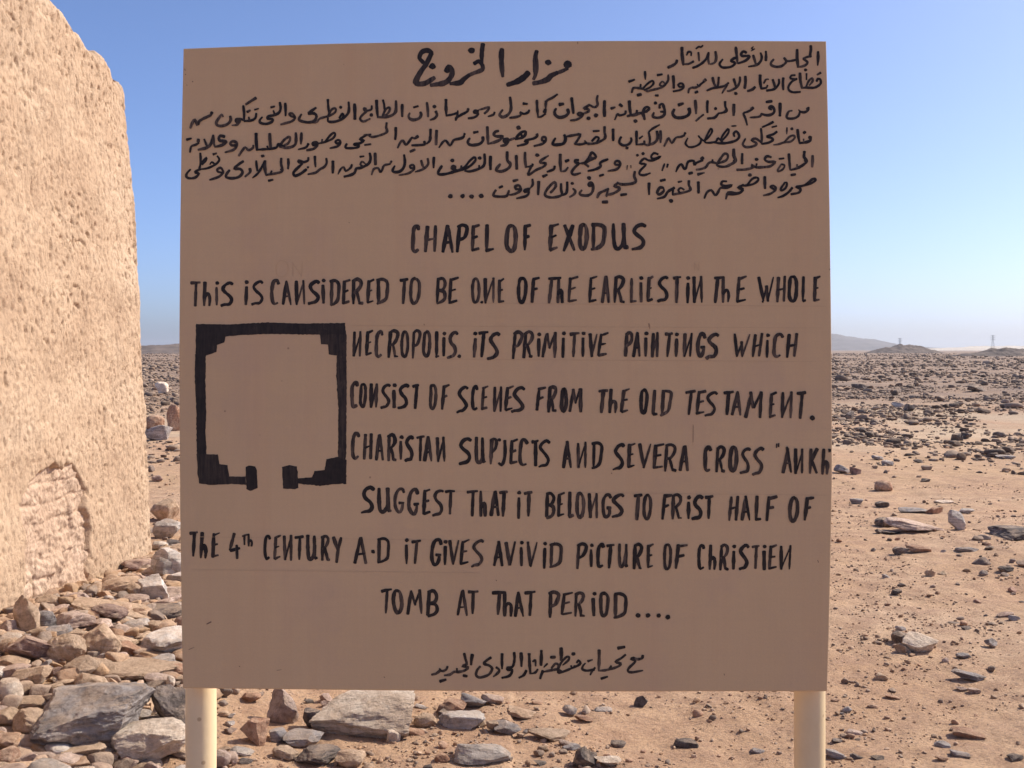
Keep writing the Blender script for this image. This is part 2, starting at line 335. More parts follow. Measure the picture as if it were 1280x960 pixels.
# ---------------------------------------------------------------- hand painted lettering, traced stroke by stroke
# window header: @left top zoom width ; stroke: x,y x,y ... [wNN] ; dot: o x,y r
ARABIC_HEAD = """
@500 50 5.333 30
o 1116,164 28
1122,160 1110,168 w54
1118,190 1080,208 1040,222 w24
1050,218 1005,240 985,262 940,280 888,290 w34
o 987,150 21
912,74 903,110 905,180 902,235 890,262 w34
855,218 830,245 785,275 715,300 w38
680,62 676,100 678,170 685,245 w32
553,28 546,80 545,130 550,165 w28
550,165 548,198 490,222 450,240 w28
495,158 525,142 545,165 w30
460,235 425,262 400,285 335,292 w34
o 476,70 22
310,210 325,182 345,200 343,240 300,285 205,302 w34
155,150 130,120 145,82 180,70 208,84 198,115 172,165 140,210 112,260 w30
172,165 140,210 112,260 110,290 165,290 230,252 w34
o 216,176 23
"""
ARABIC_OFFICE = """
@910 55 9.846 34
o 1010,148 20
1108,95 1108,180 1103,265 w36
1018,22 1020,70 1010,130 1015,160 w38
1015,155 975,160 925,182 w30
925,185 970,215 975,240 945,265 900,280 850,285 w30
o 955,320 20
850,70 850,180 862,280 w38
850,192 770,210 720,208 690,172 w28
690,172 715,212 695,248 650,276 590,282 535,262 530,230 562,190 w30
465,90 468,140 465,205 w36
400,110 415,160 400,215 350,260 250,280 w30
310,140 325,190 345,260 w32
312,34 287,56 315,66 w18
328,60 282,88 w18
225,108 190,92 162,120 172,148 225,148 265,154 225,200 170,225 120,240 w32
95,40 105,130 115,240 w34
105,165 60,185 35,212 75,225 80,250 40,280 -10,290 -75,288 -105,245 -65,190 w30
1140,355 1095,380 w30
1090,460 1105,430 1135,440 1140,485 1100,522 1050,540 960,538 905,542 w30
960,530 990,460 1035,420 1040,460 1000,510 w26
965,365 965,440 w22
885,360 890,450 910,545 w36
825,385 780,390 765,420 800,432 850,430 w26
845,430 790,460 745,520 750,570 800,595 890,590 w28
680,420 675,490 680,565 w34
625,435 625,490 570,555 475,575 w30
550,440 570,500 580,555 w32
395,385 395,470 410,555 w38
410,550 470,540 485,510 w26
440,485 465,440 500,435 w24
332,530 300,560 240,582 w38
212,400 215,470 205,545 w36
145,405 145,460 110,530 30,575 -10,580 w30
70,430 85,480 100,540 w32
o 95,610 22
@780 55 9.846 30
1125,95 1135,170 1115,230 1060,250 w32
1040,105 1035,170 1045,250 w32
1040,110 1020,170 970,230 900,275 845,295 w30
915,105 925,210 w28
885,60 920,35 945,40 970,20 w24
855,215 800,245 740,250 w28
712,45 715,140 730,260 w38
770,140 790,100 825,105 825,145 w26
652,200 640,235 600,265 540,292 w36
1285,480 1240,515 1150,540 w28
1272,500 1235,560 1205,610 w26
1165,410 1160,480 1150,540 w30
1090,415 1105,480 1130,530 w32
1150,538 1090,545 1020,575 w30
1005,440 980,462 w40
985,465 940,500 920,525 900,495 w28
925,522 870,540 835,538 800,560 790,605 w28
905,588 875,600 w34
730,520 690,530 665,505 700,485 732,505 730,540 690,568 605,585 w26
605,395 610,460 612,545 w34
542,380 545,440 520,485 480,525 440,545 330,572 290,582 230,555 w28
480,525 440,505 470,462 505,492 w24
410,385 470,375 w34
258,340 262,440 w30
230,552 290,490 350,455 362,490 320,535 260,560 w26
205,498 198,550 w26
230,552 130,540 105,560 95,600 w30
60,465 130,440 w30
165,632 210,622 w36
385,635 420,635 w34
"""
ARABIC_BODY = """
@910 120 9.846 30
o 983,158 23
o 1010,512 25
990,140 985,175 945,200 895,195 868,170 w30
885,190 870,240 830,270 770,280 725,270 725,235 750,190 790,182 w30
640,90 640,170 638,245 w42
470,75 540,65 w38
535,168 505,152 520,130 555,140 570,190 540,225 480,238 410,222 w34
412,215 395,250 340,262 270,265 w28
310,145 285,165 w40
290,170 240,195 190,215 215,280 235,360 w28
72,105 72,170 68,240 w38
555,320 500,350 420,385 w28
600,370 540,385 w24
o 940,450 22
1012,500 1014,545 960,570 880,580 w34
930,530 930,565 w26
855,415 865,500 880,580 w36
690,572 760,500 810,488 818,520 770,562 690,572 620,595 560,602 w26
725,390 722,470 w22
o 785,405 20
600,440 560,470 500,490 480,503 540,520 550,545 500,575 420,590 w30
405,400 415,500 412,595 w30
408,570 340,525 290,545 345,578 340,605 290,625 220,630 185,605 185,580 215,525 w30
45,372 100,368 w24
80,500 70,465 100,435 130,470 135,510 90,552 -20,580 -110,582 -180,570 w30
@790 120 9.846 32
o 1156,178 19
1252,105 1250,240 w36
1145,70 1148,130 1165,182 1120,205 1060,215 w30
1065,215 1040,245 1010,270 930,278 w32
o 1028,155 20
930,60 925,130 928,205 w32
880,230 840,260 785,310 w24
778,55 785,140 788,220 w36
700,155 710,200 680,245 600,270 530,260 500,215 520,165 w38
572,112 632,92 w44
o 288,88 22
340,150 340,115 375,100 395,150 405,205 380,250 320,270 265,260 255,240 270,205 w32
400,195 350,195 w30
130,208 150,160 185,135 212,160 160,200 w32
128,208 145,250 155,290 w40
185,192 90,215 0,235 -60,250 w30
62,180 45,225 w28
o 42,310 25
1090,545 1120,480 1180,408 1190,445 1150,505 1095,560 w24
1120,578 1060,520 1030,562 930,578 895,555 930,470 970,403 985,440 940,510 895,552 w24
895,560 850,530 815,490 w22
850,520 840,580 780,620 700,630 660,590 665,560 685,520 w26
655,455 640,485 w38
645,485 600,505 540,515 490,580 450,520 420,570 395,620 w28
350,430 352,500 350,575 w36
305,435 315,500 300,555 250,590 195,605 w34
205,450 220,530 205,605 140,592 w28
208,442 250,405 340,355 w26
90,525 130,495 w24
150,555 145,590 60,600 w28
55,435 55,520 55,605 w34
@680 115 9.846 32
o 750,556 17
1050,115 1055,200 1070,295 w36
1070,292 1130,285 1180,265 w28
930,155 962,178 w42
1005,235 995,272 930,290 905,272 870,345 w28
825,205 875,190 w36
745,110 742,200 745,300 w40
660,45 650,100 660,160 620,190 560,160 w30
560,160 490,205 540,210 550,240 490,265 w32
485,265 440,290 415,272 445,255 480,280 440,322 390,345 325,352 w28
o 640,290 28
o 548,325 26
340,75 350,160 362,265 w34
290,215 300,260 260,300 190,315 140,285 130,240 150,205 w38
190,156 240,148 w46
165,30 100,75 40,105 25,150 20,215 w28
1070,565 1075,600 1040,645 980,660 930,630 930,590 950,555 w30
o 1020,690 20
850,460 850,520 852,600 w36
745,430 745,500 755,565 680,615 600,638 530,635 500,600 w30
590,605 640,555 675,572 650,615 w28
525,625 460,645 375,645 w30
605,485 680,480 w34
375,645 410,600 445,525 360,535 250,555 w30
250,530 265,580 240,635 180,650 120,650 110,625 140,570 w36
@570 115 9.846 30
o 998,530 19
1110,115 1100,160 1105,210 w30
1100,215 1090,252 w50
1100,270 1050,305 1005,312 w30
995,105 1000,200 1010,310 w32
828,145 878,150 w38
900,225 890,250 840,272 790,252 w30
795,255 795,288 740,310 660,320 w32
665,65 675,140 675,220 640,280 580,310 540,290 545,260 575,220 w36
475,250 460,280 395,302 w32
350,265 385,235 410,188 340,205 270,225 w28
275,238 235,228 220,252 270,262 260,290 220,315 150,325 w30
150,208 145,232 w38
150,235 100,265 30,300 -5,318 w28
218,500 272,490 w36
330,555 330,600 290,640 200,655 150,635 150,600 170,570 w36
385,430 390,540 395,640 w36
525,480 485,490 465,528 505,548 575,548 540,590 470,620 395,640 w36
640,600 600,620 592,590 635,578 645,605 610,650 550,665 w34
640,600 720,570 w32
740,562 800,500 850,487 855,520 820,560 730,582 w34
800,520 810,540 w40
o 770,440 28
1000,515 1000,545 950,575 880,590 845,605 885,612 860,640 755,665 w30
1095,600 1060,600 1065,560 1100,560 1105,600 1060,640 960,667 w30
110,515 95,540 w36
95,550 70,575 -5,592 w30
@460 115 9.846 30
o 232,484 19
1235,205 1225,230 w36
1225,240 1150,280 1075,330 w28
1078,350 1100,290 1105,230 w30
1100,258 1040,278 960,292 w28
960,95 960,190 965,290 w36
o 818,180 24
835,240 850,285 820,325 765,345 w34
725,130 735,210 740,305 w34
645,250 655,280 630,325 560,345 510,325 500,290 515,260 w36
562,190 618,175 w32
422,155 420,220 422,305 w36
345,110 345,200 335,255 280,295 200,310 115,310 w34
180,300 215,220 260,190 270,220 240,270 190,300 w28
185,100 200,160 205,250 w28
105,105 110,200 120,310 w36
342,440 342,520 335,585 w36
230,380 225,440 240,490 200,515 130,540 50,555 0,530 -50,528 w28
845,475 840,560 838,650 w36
770,460 768,540 760,600 720,640 w36
692,610 700,645 630,655 540,658 w30
615,545 575,572 540,558 w38
540,560 500,620 465,650 430,600 400,620 365,690 w30
1190,512 1180,540 w38
1185,545 1160,562 1090,580 1050,600 1010,660 960,600 920,620 875,685 w28
@350 115 9.846 30
918,150 922,240 922,335 w40
845,125 850,200 840,260 790,315 720,355 650,370 595,362 590,320 w32
730,322 770,265 782,300 750,340 w26
o 748,190 20
590,95 595,180 605,260 w30
595,290 640,215 685,205 680,250 620,290 560,308 490,330 450,370 380,380 w28
445,195 380,240 350,268 420,265 450,300 420,360 340,375 250,355 235,330 265,275 w34
180,310 140,300 115,272 150,265 182,300 182,330 140,365 70,385 10,402 w28
65,140 70,220 70,295 w32
1130,170 1125,215 1080,230 1040,225 1035,200 1065,205 w28
1075,232 1000,300 990,340 1030,365 1110,330 w28
o 1125,285 24
@225 115 9.846 32
1230,130 1240,200 1220,255 1165,285 1090,300 1080,330 1140,335 1130,370 1060,395 990,380 985,345 1015,310 w32
1150,230 1168,285 w28
1120,190 1165,180 w30
935,75 880,110 810,155 w36
780,170 790,260 790,355 w30
940,265 930,320 880,352 790,360 w30
848,310 855,350 w28
920,220 970,205 w28
830,248 865,226 w38
790,350 740,332 690,338 700,372 738,345 735,368 700,405 640,412 w30
620,300 625,350 590,395 520,420 460,410 450,370 490,310 515,280 532,305 w34
395,250 385,275 w42
385,285 300,325 240,360 215,405 185,340 150,390 130,445 w34
@225 160 9.846 30
o 1252,512 18
o 228,160 20
1105,70 1110,170 1120,265 w38
1290,225 1250,215 1210,200 1190,240 1120,258 1060,262 950,270 w30
1075,225 1085,255 w26
938,70 940,170 950,275 w36
905,215 895,250 845,275 805,240 760,290 725,345 w30
690,215 640,215 620,190 650,165 695,180 700,220 660,270 555,302 w32
550,108 500,98 480,128 495,158 540,162 572,170 520,212 430,235 w36
410,90 415,170 430,235 w36
410,100 390,180 340,240 225,270 w38
300,140 320,190 340,240 w30
230,142 222,172 w42
235,185 190,210 140,230 125,300 w28
85,145 142,130 w36
o 1020,345 22
1248,375 1245,440 1262,515 1240,545 1150,565 1060,580 w30
1130,530 1110,570 w28
1048,405 1045,490 1060,580 w38
940,405 945,470 955,530 w30
1040,420 1010,480 960,560 895,615 w28
860,500 862,545 800,600 w34
780,410 720,450 670,500 740,505 770,545 730,600 640,620 570,605 575,565 610,520 w34
520,550 470,540 460,510 500,490 525,520 530,550 480,600 365,640 w30
410,325 450,312 w32
460,345 485,390 450,440 380,480 320,500 255,508 w28
430,445 390,420 370,450 w26
250,310 255,380 250,460 w28
250,455 290,400 325,365 320,400 275,455 w24
250,460 235,515 w30
255,508 200,530 190,550 235,560 190,610 120,620 80,600 85,560 130,510 w30
1090,650 1145,637 w36
@350 160 9.846 30
1060,88 985,140 1035,155 980,190 920,195 915,210 970,212 950,242 850,250 805,240 822,195 w30
1120,80 1085,85 1050,92 w26
1042,210 1118,200 w28
740,185 700,190 685,165 720,148 744,175 710,225 615,250 w30
560,165 620,90 665,60 680,85 650,130 590,160 510,185 455,192 w28
520,140 515,180 w24
455,205 410,212 405,185 450,178 460,205 420,255 330,275 w32
350,195 320,240 225,265 w30
265,60 262,130 258,200 w38
195,60 198,130 190,200 140,235 60,245 -5,228 w34
-5,225 50,150 110,110 125,140 100,190 40,222 w30
1172,315 1175,380 1180,450 w34
1105,310 1115,380 1090,440 1000,490 940,500 920,550 870,580 790,600 w34
1030,480 990,450 1012,415 1050,440 w26
985,355 1035,348 w26
885,450 870,490 810,530 785,482 745,510 715,570 w26
652,410 652,480 650,555 w40
570,375 575,430 545,480 490,510 440,550 345,570 w30
430,350 432,410 438,480 w32
350,365 345,400 300,420 240,425 230,400 280,415 w32
275,440 190,520 165,560 190,590 260,560 325,510 w34
o 345,485 16
102,380 105,440 100,505 w36
@460 180 9.846 30
520,95 578,70 w38
812,165 808,230 808,295 w36
735,180 740,250 680,310 580,345 w30
655,205 670,260 690,310 w32
570,300 525,295 520,268 555,260 570,290 555,325 490,365 380,385 w28
445,135 455,220 440,290 390,340 320,345 305,320 330,270 w34
290,212 275,240 w36
275,248 200,265 175,320 150,345 125,298 70,312 45,380 w28
88,115 88,190 92,255 w34
o 1052,290 36
1190,290 1120,325 1060,342 960,370 880,375 865,345 910,270 w34
o 1038,205 24
1150,270 1140,310 w24
@570 185 9.846 30
425,105 422,180 425,265 w38
350,75 355,160 340,220 280,258 170,290 110,280 w32
285,215 285,250 w24
o 293,125 24
100,255 160,170 225,115 240,150 190,210 110,258 30,278 -10,268 w30
742,95 745,180 748,260 w38
630,50 632,150 665,190 665,225 630,262 560,290 500,280 505,250 545,200 w36
850,55 850,150 862,240 w36
945,200 930,225 865,235 w30
930,215 890,330 990,270 1080,230 1105,190 1040,182 1050,152 1140,95 w30
o 1000,90 27
1070,352 1122,330 w38
1215,225 1200,265 1120,295 w34
1018,415 1015,500 1010,575 w36
940,385 945,450 910,500 w30
905,505 850,515 845,540 895,535 870,590 745,622 w32
705,408 762,392 w38
790,510 740,505 730,475 770,460 795,490 790,530 730,565 660,580 w32
652,525 625,590 540,600 465,590 465,560 490,520 w32
533,490 572,472 w32
o 310,590 31
o 190,600 28
o 82,592 29
o -68,595 29
@680 185 9.846 30
o 1126,390 17
200,80 200,180 208,290 w38
295,240 260,282 205,292 w28
265,165 305,150 w36
500,192 560,110 590,55 640,110 580,145 500,185 420,192 w32
545,110 590,120 w30
500,192 548,230 w32
425,150 385,150 390,180 430,190 380,240 340,300 370,330 450,310 w32
785,140 720,165 690,190 695,230 630,265 540,285 w32
684,344 732,330 w36
930,210 875,205 880,168 920,165 940,210 890,265 785,285 w30
1025,215 1020,270 w14
1068,215 1070,250 w14
1118,290 1110,350 1130,410 1080,440 960,450 900,428 w34
910,432 865,470 925,490 915,525 840,565 760,582 w34
795,505 740,530 680,560 655,615 w34
785,510 770,600 w30
945,580 1015,570 w38
720,668 780,665 w40
o 555,370 27
600,455 555,465 555,435 590,430 605,490 590,550 540,585 460,580 440,555 465,520 w34
o 347,435 21
355,500 385,530 370,570 315,605 w30
285,420 285,500 270,560 210,585 w34
210,440 210,510 215,582 100,610 20,590 20,540 70,470 130,420 145,470 110,520 80,550 w32
@790 185 9.846 30
o 1256,158 17
o 714,500 17
1250,15 1245,90 1270,150 1240,185 1180,222 1110,232 1045,210 1090,130 1140,70 1180,90 1160,150 1060,192 w30
1055,195 985,175 940,190 910,235 850,260 790,268 w30
992,145 985,180 w26
875,120 852,138 w44
870,150 800,180 765,205 760,160 690,170 665,245 640,255 608,200 570,230 540,295 w30
700,315 742,305 w36
810,326 890,305 w34
320,78 270,64 235,105 265,135 350,105 270,152 200,152 150,130 95,190 170,202 100,280 95,325 150,335 225,310 w28
o 65,90 18
o 135,70 21
400,195 370,280 w24
440,200 430,240 w26
1165,412 1115,412 1098,450 1150,468 1230,460 1170,492 1090,492 1050,560 1020,580 975,520 920,550 890,620 w30
815,420 818,490 818,555 w36
700,405 700,460 722,512 650,545 500,575 w30
590,555 570,520 600,492 640,515 w26
505,500 500,575 w30
568,420 612,410 w28
520,490 440,540 400,600 310,625 w32
385,490 340,490 310,550 340,572 390,530 385,490 w36
350,405 408,390 w36
o 480,650 27
210,435 208,500 210,575 w34
1290,558 1185,550 1155,630 w30
@910 185 9.846 30
o 952,156 19
1040,95 1040,160 1035,235 w34
940,45 935,110 968,162 930,205 850,250 770,272 w34
850,205 845,245 w24
748,75 755,170 765,275 w32
655,200 695,215 675,262 620,290 612,270 655,200 w24
628,135 688,128 w26
775,335 830,325 w40
530,115 480,102 452,140 495,172 580,172 520,225 420,238 345,238 285,210 310,240 220,265 110,270 w32
352,195 345,235 w28
o 350,140 24
175,70 172,130 172,195 w34
70,15 75,90 95,150 60,190 0,212 w34
960,452 1030,390 1070,380 1070,405 1020,435 900,470 835,480 890,505 870,550 775,570 w30
790,490 750,540 680,590 610,612 w30
700,425 650,500 660,525 710,490 725,430 700,425 w28
560,505 520,478 560,465 588,495 570,530 520,565 435,585 w28
452,355 452,430 455,500 w38
235,455 300,380 355,365 372,395 320,440 240,460 140,468 w28
o 268,335 24
190,455 125,490 178,505 150,550 60,570 0,575 w34
"""
ARABIC_FOOT = """
@690 800 9.846 28
1118,190 1105,225 1050,237 1005,222 w34
1010,215 970,232 1025,262 950,340 935,380 980,397 1120,375 w30
812,100 895,85 w42
905,180 850,225 778,268 845,290 820,322 740,352 650,372 570,378 w30
730,318 700,358 w26
580,125 580,240 575,375 w38
605,475 685,450 w40
530,340 495,380 470,430 w26
520,362 430,377 375,360 380,320 410,285 w30
442,260 498,242 w34
270,322 310,318 350,285 325,250 305,280 w30
310,318 230,352 130,392 75,397 100,300 170,215 210,210 200,250 130,310 w28
235,315 240,352 w26
o 265,170 24
112,100 115,180 112,248 w44
@600 800 9.846 32
880,345 930,290 965,310 955,345 w30
1000,385 960,362 900,367 780,392 w32
775,380 758,420 740,475 w36
830,290 785,335 w22
870,212 925,210 w36
755,130 755,210 750,310 w40
605,170 610,290 620,415 w36
710,360 680,400 620,415 w28
650,265 680,245 685,320 w26
570,375 540,430 480,465 w36
505,160 510,240 510,325 w40
420,155 425,230 410,310 385,335 340,340 345,368 395,365 380,420 340,450 270,465 w32
272,170 270,250 272,355 w34
200,335 238,370 215,410 165,450 w32
135,215 80,252 48,290 110,312 150,352 115,420 50,450 -10,460 -48,430 -35,370 3,325 w32
@530 800 9.846 32
595,180 585,240 580,305 w38
495,165 510,230 525,295 470,322 545,335 500,375 430,392 370,392 320,425 250,435 w32
405,350 405,390 w28
485,436 530,445 w38
290,325 270,365 220,382 190,350 w32
205,370 150,412 95,425 w34
198,508 270,486 w38
"""
# one painted capital alphabet, in a unit box (x right, y down); every letter below has its own measured box
GLYPH = {
 'A': ["0,1 .45,.02", "*.9 .45,.0 .98,1", "*.7 .18,.66 .8,.64"],
 'B': [".1,.03 .08,.97", ".05,.06 .6,.02 .92,.2 .75,.42 .25,.5", ".25,.48 .85,.55 .95,.78 .65,.94 .08,1"],
 'C': ["1,.14 .8,.02 .4,.04 .12,.2 .05,.55 .15,.88 .45,.99 .95,.93"],
 'D': [".14,.04 .16,.98", "0,.05 .55,.02 .95,.15 .98,.5 .85,.8 .45,.95 .05,1"],
 'E': [".22,.05 .12,.98", "*.8 .2,.09 .98,0", "*.75 .17,.5 .75,.44", "*.8 .1,.97 .92,.9"],
 'F': [".25,.04 .1,1", ".2,.08 1,.02", ".2,.5 .75,.45"],
 'G': [".95,.17 .75,.02 .35,.05 .08,.3 .08,.7 .3,.95 .65,.97 .85,.8 .85,.6", ".5,.6 1,.58"],
 'H': [".15,.03 .08,1", "*.9 .92,0 .88,.97", "*.75 .12,.54 .88,.47"],
 'h': [".1,.0 .08,1", ".1,.66 .45,.5 .8,.56 .88,.75 .85,1"],
 'i': [".5,.24 .45,1"],
 'J': [".85,.0 .9,.5 .8,.85 .45,1 .0,.93"],
 'K': [".12,.02 .1,1", ".95,0 .15,.55", ".25,.48 1,1"],
 'L': [".18,.0 .12,.97", ".08,.98 1,.95"],
 'M': [".0,1 .2,.04", "*.8 .2,.02 .5,.62", "*.65 .5,.62 .86,.0", ".86,.0 1,1"],
 'N': [".04,.03 .14,1", "*.55 .14,.98 .86,.1", "*.8 .9,.0 .96,1"],
 'O': [".5,.02 .2,.08 .06,.4 .1,.8 .4,.99 .75,.92 .95,.6 .9,.2 .62,.03 .45,.03"],
 'P': [".18,.04 .1,1", ".05,.08 .5,.0 .92,.08 .95,.28 .65,.48 .2,.56"],
 'R': [".15,.04 .1,1", ".05,.07 .5,.0 .85,.1 .8,.3 .5,.48 .18,.54", ".4,.5 .62,.78 .72,.97", ".7,.96 1,.98"],
 'S': ["1,.08 .75,.02 .35,.1 .12,.26 .35,.42 .75,.58 .92,.76 .7,.92 .3,.96 .0,1"],
 'T': [".0,.07 .5,.05 1,.02", ".55,.05 .46,1"],
 'U': [".1,.0 .12,.5 .2,.9 .45,.97 .7,.8 .78,.4", ".75,.02 .78,.6 .85,.96", ".82,.94 1,.92"],
 'V': [".02,.02 .5,.98", "*.65 .48,1 .98,.0"],
 'W': [".0,.02 .38,.98", "*.6 .38,1 .58,.38", "*.9 .56,.36 .72,.98", "*.6 .7,1 1,.0"],
 'X': [".12,.02 1,.97", ".88,.0 .02,1"],
 'Y': [".02,.0 .5,.5", "1,.0 .62,.5 .42,1"],
 '4': [".45,.0 .0,.66", ".0,.66 1,.6", ".62,.45 .72,1"],
 '7': [".0,.07 .5,.05 1,.02", ".28,.05 .1,1"],
 't': [".0,.15 1,.05", ".5,.08 .45,1"],
 '"': ["*.5 -.25,.0 -.35,1", "*.5 1.2,.0 1.05,.85"],
}
ENGLISH_HEAD = """
@500 270 4 25
C 55 100 45 185;H 118 188 45 185;A 208 270 42 185;P 278 342 40 185;E 350 405 40 180;L 420 475 40 180;O 525 590 40 180;F 612 660 38 178
E 738 800 35 178;X 808 880 42 178;O 890 945 35 172;D 950 1030 35 170;U 1050 1145 32 172;S 1155 1232 35 172
"""
ENGLISH_BODY = """
@230 335 4.741 24
T 35 105 75 230;h 112 165 80 228;i 185 205 80 225;S 215 295 80 230;i 357 380 75 222;S 398 475 72 222;C 512 565 68 220;A 582 640 72 222;N 655 720 70 220
S 735 805 72 215;i 815 835 65 215;D 860 925 68 225;E 933 990 65 218;R 990 1065 62 218;E 1080 1130 65 215;D 1135 1215 60 215
@490 335 4.741 24
T 40 100 60 215;O 100 172 55 215;B 258 325 55 215;E 330 400 55 215;O 468 525 55 212;. 532 203 9;N 540 612 55 212;E 625 672 60 212
O 740 800 52 210;F 818 880 50 208;7 918 1005 50 210;h 975 1020 55 212;E 1035 1108 48 208;E 1160 1222 45 210
@740 335 4.267 22
A 48 100 40 188;R 110 180 40 190;L 198 240 50 188;i 250 270 45 185;E 288 330 42 185;S 345 412 42 182;T 425 480 40 188;i 500 520 45 188;N 535 595 40 188
7 645 710 40 190;h 690 740 45 188;E 765 830 40 188;W 878 970 42 185;H 980 1035 40 185;O 1042 1100 40 185;L 1118 1145 42 185;E 1175 1222 40 185
@430 395 4.267 22
N 42 98 78 218;E 110 158 75 215;C 165 210 78 222;R 228 300 75 225;O 300 350 75 225;P 358 412 75 230;O 415 465 78 222;L 482 515 80 225;i 525 540 85 218;S 548 610 80 228;. 615 215 10
i 690 705 85 225;T 710 775 78 222;S 762 832 85 232;P 893 955 80 232;R 950 1018 80 225;i 1030 1048 90 220;M 1055 1140 85 225;i 1160 1180 85 222;T 1195 1260 85 222
@720 395 4.267 22
i 25 50 85 220;V 60 118 90 222;E 110 178 88 220;P 255 305 85 218;A 303 350 85 220;i 365 380 85 218;N 398 445 85 220;T 465 520 85 222;i 525 545 90 220;N 568 625 88 222
G 638 695 90 222;S 690 765 88 228;W 825 930 90 222;H 935 998 90 222;i 1010 1030 95 225;C 1045 1105 90 222;H 1115 1185 92 222
@430 465 4.129 22
C 32 75 48 185;O 80 118 55 185;N 130 180 55 188;S 185 245 60 190;i 250 268 60 190;S 275 338 60 192;T 350 392 62 190;O 435 482 60 195;F 498 550 62 195
S 578 645 70 212;C 655 695 68 200;E 703 750 68 200;N 765 820 70 208;E 825 880 70 205;S 860 938 72 212;F 985 1045 75 200;R 1045 1105 72 208;O 1115 1155 80 210;M 1160 1232 82 210
@730 465 4.129 22
T 65 125 85 215;h 125 178 85 215;E 185 240 82 215;O 285 332 85 218;L 350 385 88 225;D 390 455 88 228;T 515 580 92 225;E 572 635 92 222;S 620 690 98 230;T 712 775 95 225;A 760 820 98 225
M 830 925 100 238;E 948 998 100 240;N 1010 1078 98 240;T 1090 1150 98 245;. 1178 237 13
@430 530 4.129 22
C 38 82 42 182;H 98 148 48 185;A 162 210 48 190;R 220 275 50 192;i 288 302 60 188;S 312 362 60 195;T 370 420 55 192;A 412 460 60 195;N 475 525 65 198
S 590 660 70 210;U 670 735 65 208;P 748 795 70 210;. 802 82 9;J 790 840 80 215;E 852 900 75 212;C 900 948 75 218;T 965 1010 78 218;S 1000 1065 80 225;A 1128 1180 85 228;N 1200 1255 90 230
@730 530 4 21
D 32 95 88 225;S 142 205 95 232;E 212 262 92 222;V 265 340 95 225;E 335 405 95 228;R 395 470 98 240;A 475 530 105 235;C 595 638 110 240;R 655 710 110 242;O 722 770 108 240
S 780 835 115 250;S 840 900 115 255;" 958 978 95 122;A 990 1045 115 245;N 1048 1100 120 250;K 1120 1170 120 250;h 1185 1228 120 255;" 1220 1236 120 146
@440 600 4.267 23
S 45 120 35 180;U 130 215 40 178;G 222 285 40 180;G 295 360 45 188;E 372 425 45 188;S 428 490 48 192;T 490 555 50 185;T 610 675 52 195;h 678 722 55 195;A 738 790 55 195;T 782 832 55 195
i 878 900 58 205;T 915 968 58 198;B 1030 1085 62 205;E 1090 1140 65 200;L 1150 1185 65 200;O 1192 1245 62 205
@730 600 4.129 22
N 18 75 65 200;G 90 145 68 198;S 140 208 70 195;T 250 300 70 208;O 303 352 70 208;F 395 455 70 205;R 445 512 70 205;i 530 548 82 202;S 555 615 75 208;T 618 672 75 205
H 740 802 78 212;A 808 862 78 212;L 880 920 80 212;F 932 998 78 212;O 1055 1110 85 218;F 1130 1190 85 210
@230 650 4.741 24
T 28 85 65 220;h 95 140 70 230;E 160 215 72 228;4 265 340 75 232;C 472 515 88 238;E 528 580 88 238;N 588 645 85 242;T 655 715 90 240;U 720 795 88 240;R 808 870 92 242;Y 878 940 98 255
A 1008 1090 98 260;. 1120 187 12;D 1140 1220 102 258
@230 650 4.741 15
t 340 378 82 150;h 376 410 82 158
@490 650 4.741 24
i 70 100 110 262;T 108 172 115 262;G 225 298 112 270;i 305 325 120 268;V 330 400 118 270;E 395 465 115 270;S 465 548 115 278;A 603 665 122 275;V 665 735 125 272;i 755 778 125 272
V 790 865 125 278;i 890 918 130 290;D 925 1012 135 282;P 1088 1158 135 292;i 1170 1192 140 282;C 1210 1260 135 282
@740 660 4.741 24
T 75 138 90 240;U 145 222 90 238;R 240 305 90 245;E 320 370 90 242;O 420 475 92 248;F 485 570 92 245;C 625 670 95 250;h 690 740 98 250;R 750 815 95 252;i 830 850 100 248
S 865 930 95 248;T 940 998 98 245;i 1010 1030 100 250;E 1040 1105 98 250;N 1110 1185 98 248
@460 725 3.282 17
T 50 100 35 138;O 100 145 38 138;M 160 225 38 142;B 240 290 40 150;A 362 412 40 150;T 405 455 40 142;T 505 565 42 145;h 555 595 45 150;A 598 642 45 152;T 640 692 42 150
P 738 788 45 158;E 788 845 48 145;R 842 892 48 152;i 918 935 50 150;O 948 990 48 152;D 1003 1062 50 160;. 1108 145 10;. 1148 145 10;. 1192 146 9;. 1230 152 10
"""
# floor plan of the chapel, outline corners in a 4x window at (225, 390)
PLAN = ["80,60 250,62 430,52 640,58 825,54 832,120 700,116 696,114 460,110 300,116 228,122 222,152 186,166 184,200 130,218 78,214",
        "76,210 130,216 128,330 131,500 128,600 133,712 84,714 80,460 74,330",
        "84,708 133,711 190,712 197,760 238,766 246,822 330,822 330,864 260,860 160,866 96,858 88,800",
        "328,775 345,768 378,772 385,790 388,880 350,896 332,884",
        "510,775 548,766 585,772 588,800 592,880 575,886 516,882",
        "588,832 660,826 672,795 724,790 732,735 790,724 832,740 832,860 760,862 700,870 588,858",
        "700,112 832,112 834,300 833,500 830,745 790,726 792,480 782,330 784,218 744,212 740,164 704,160"]
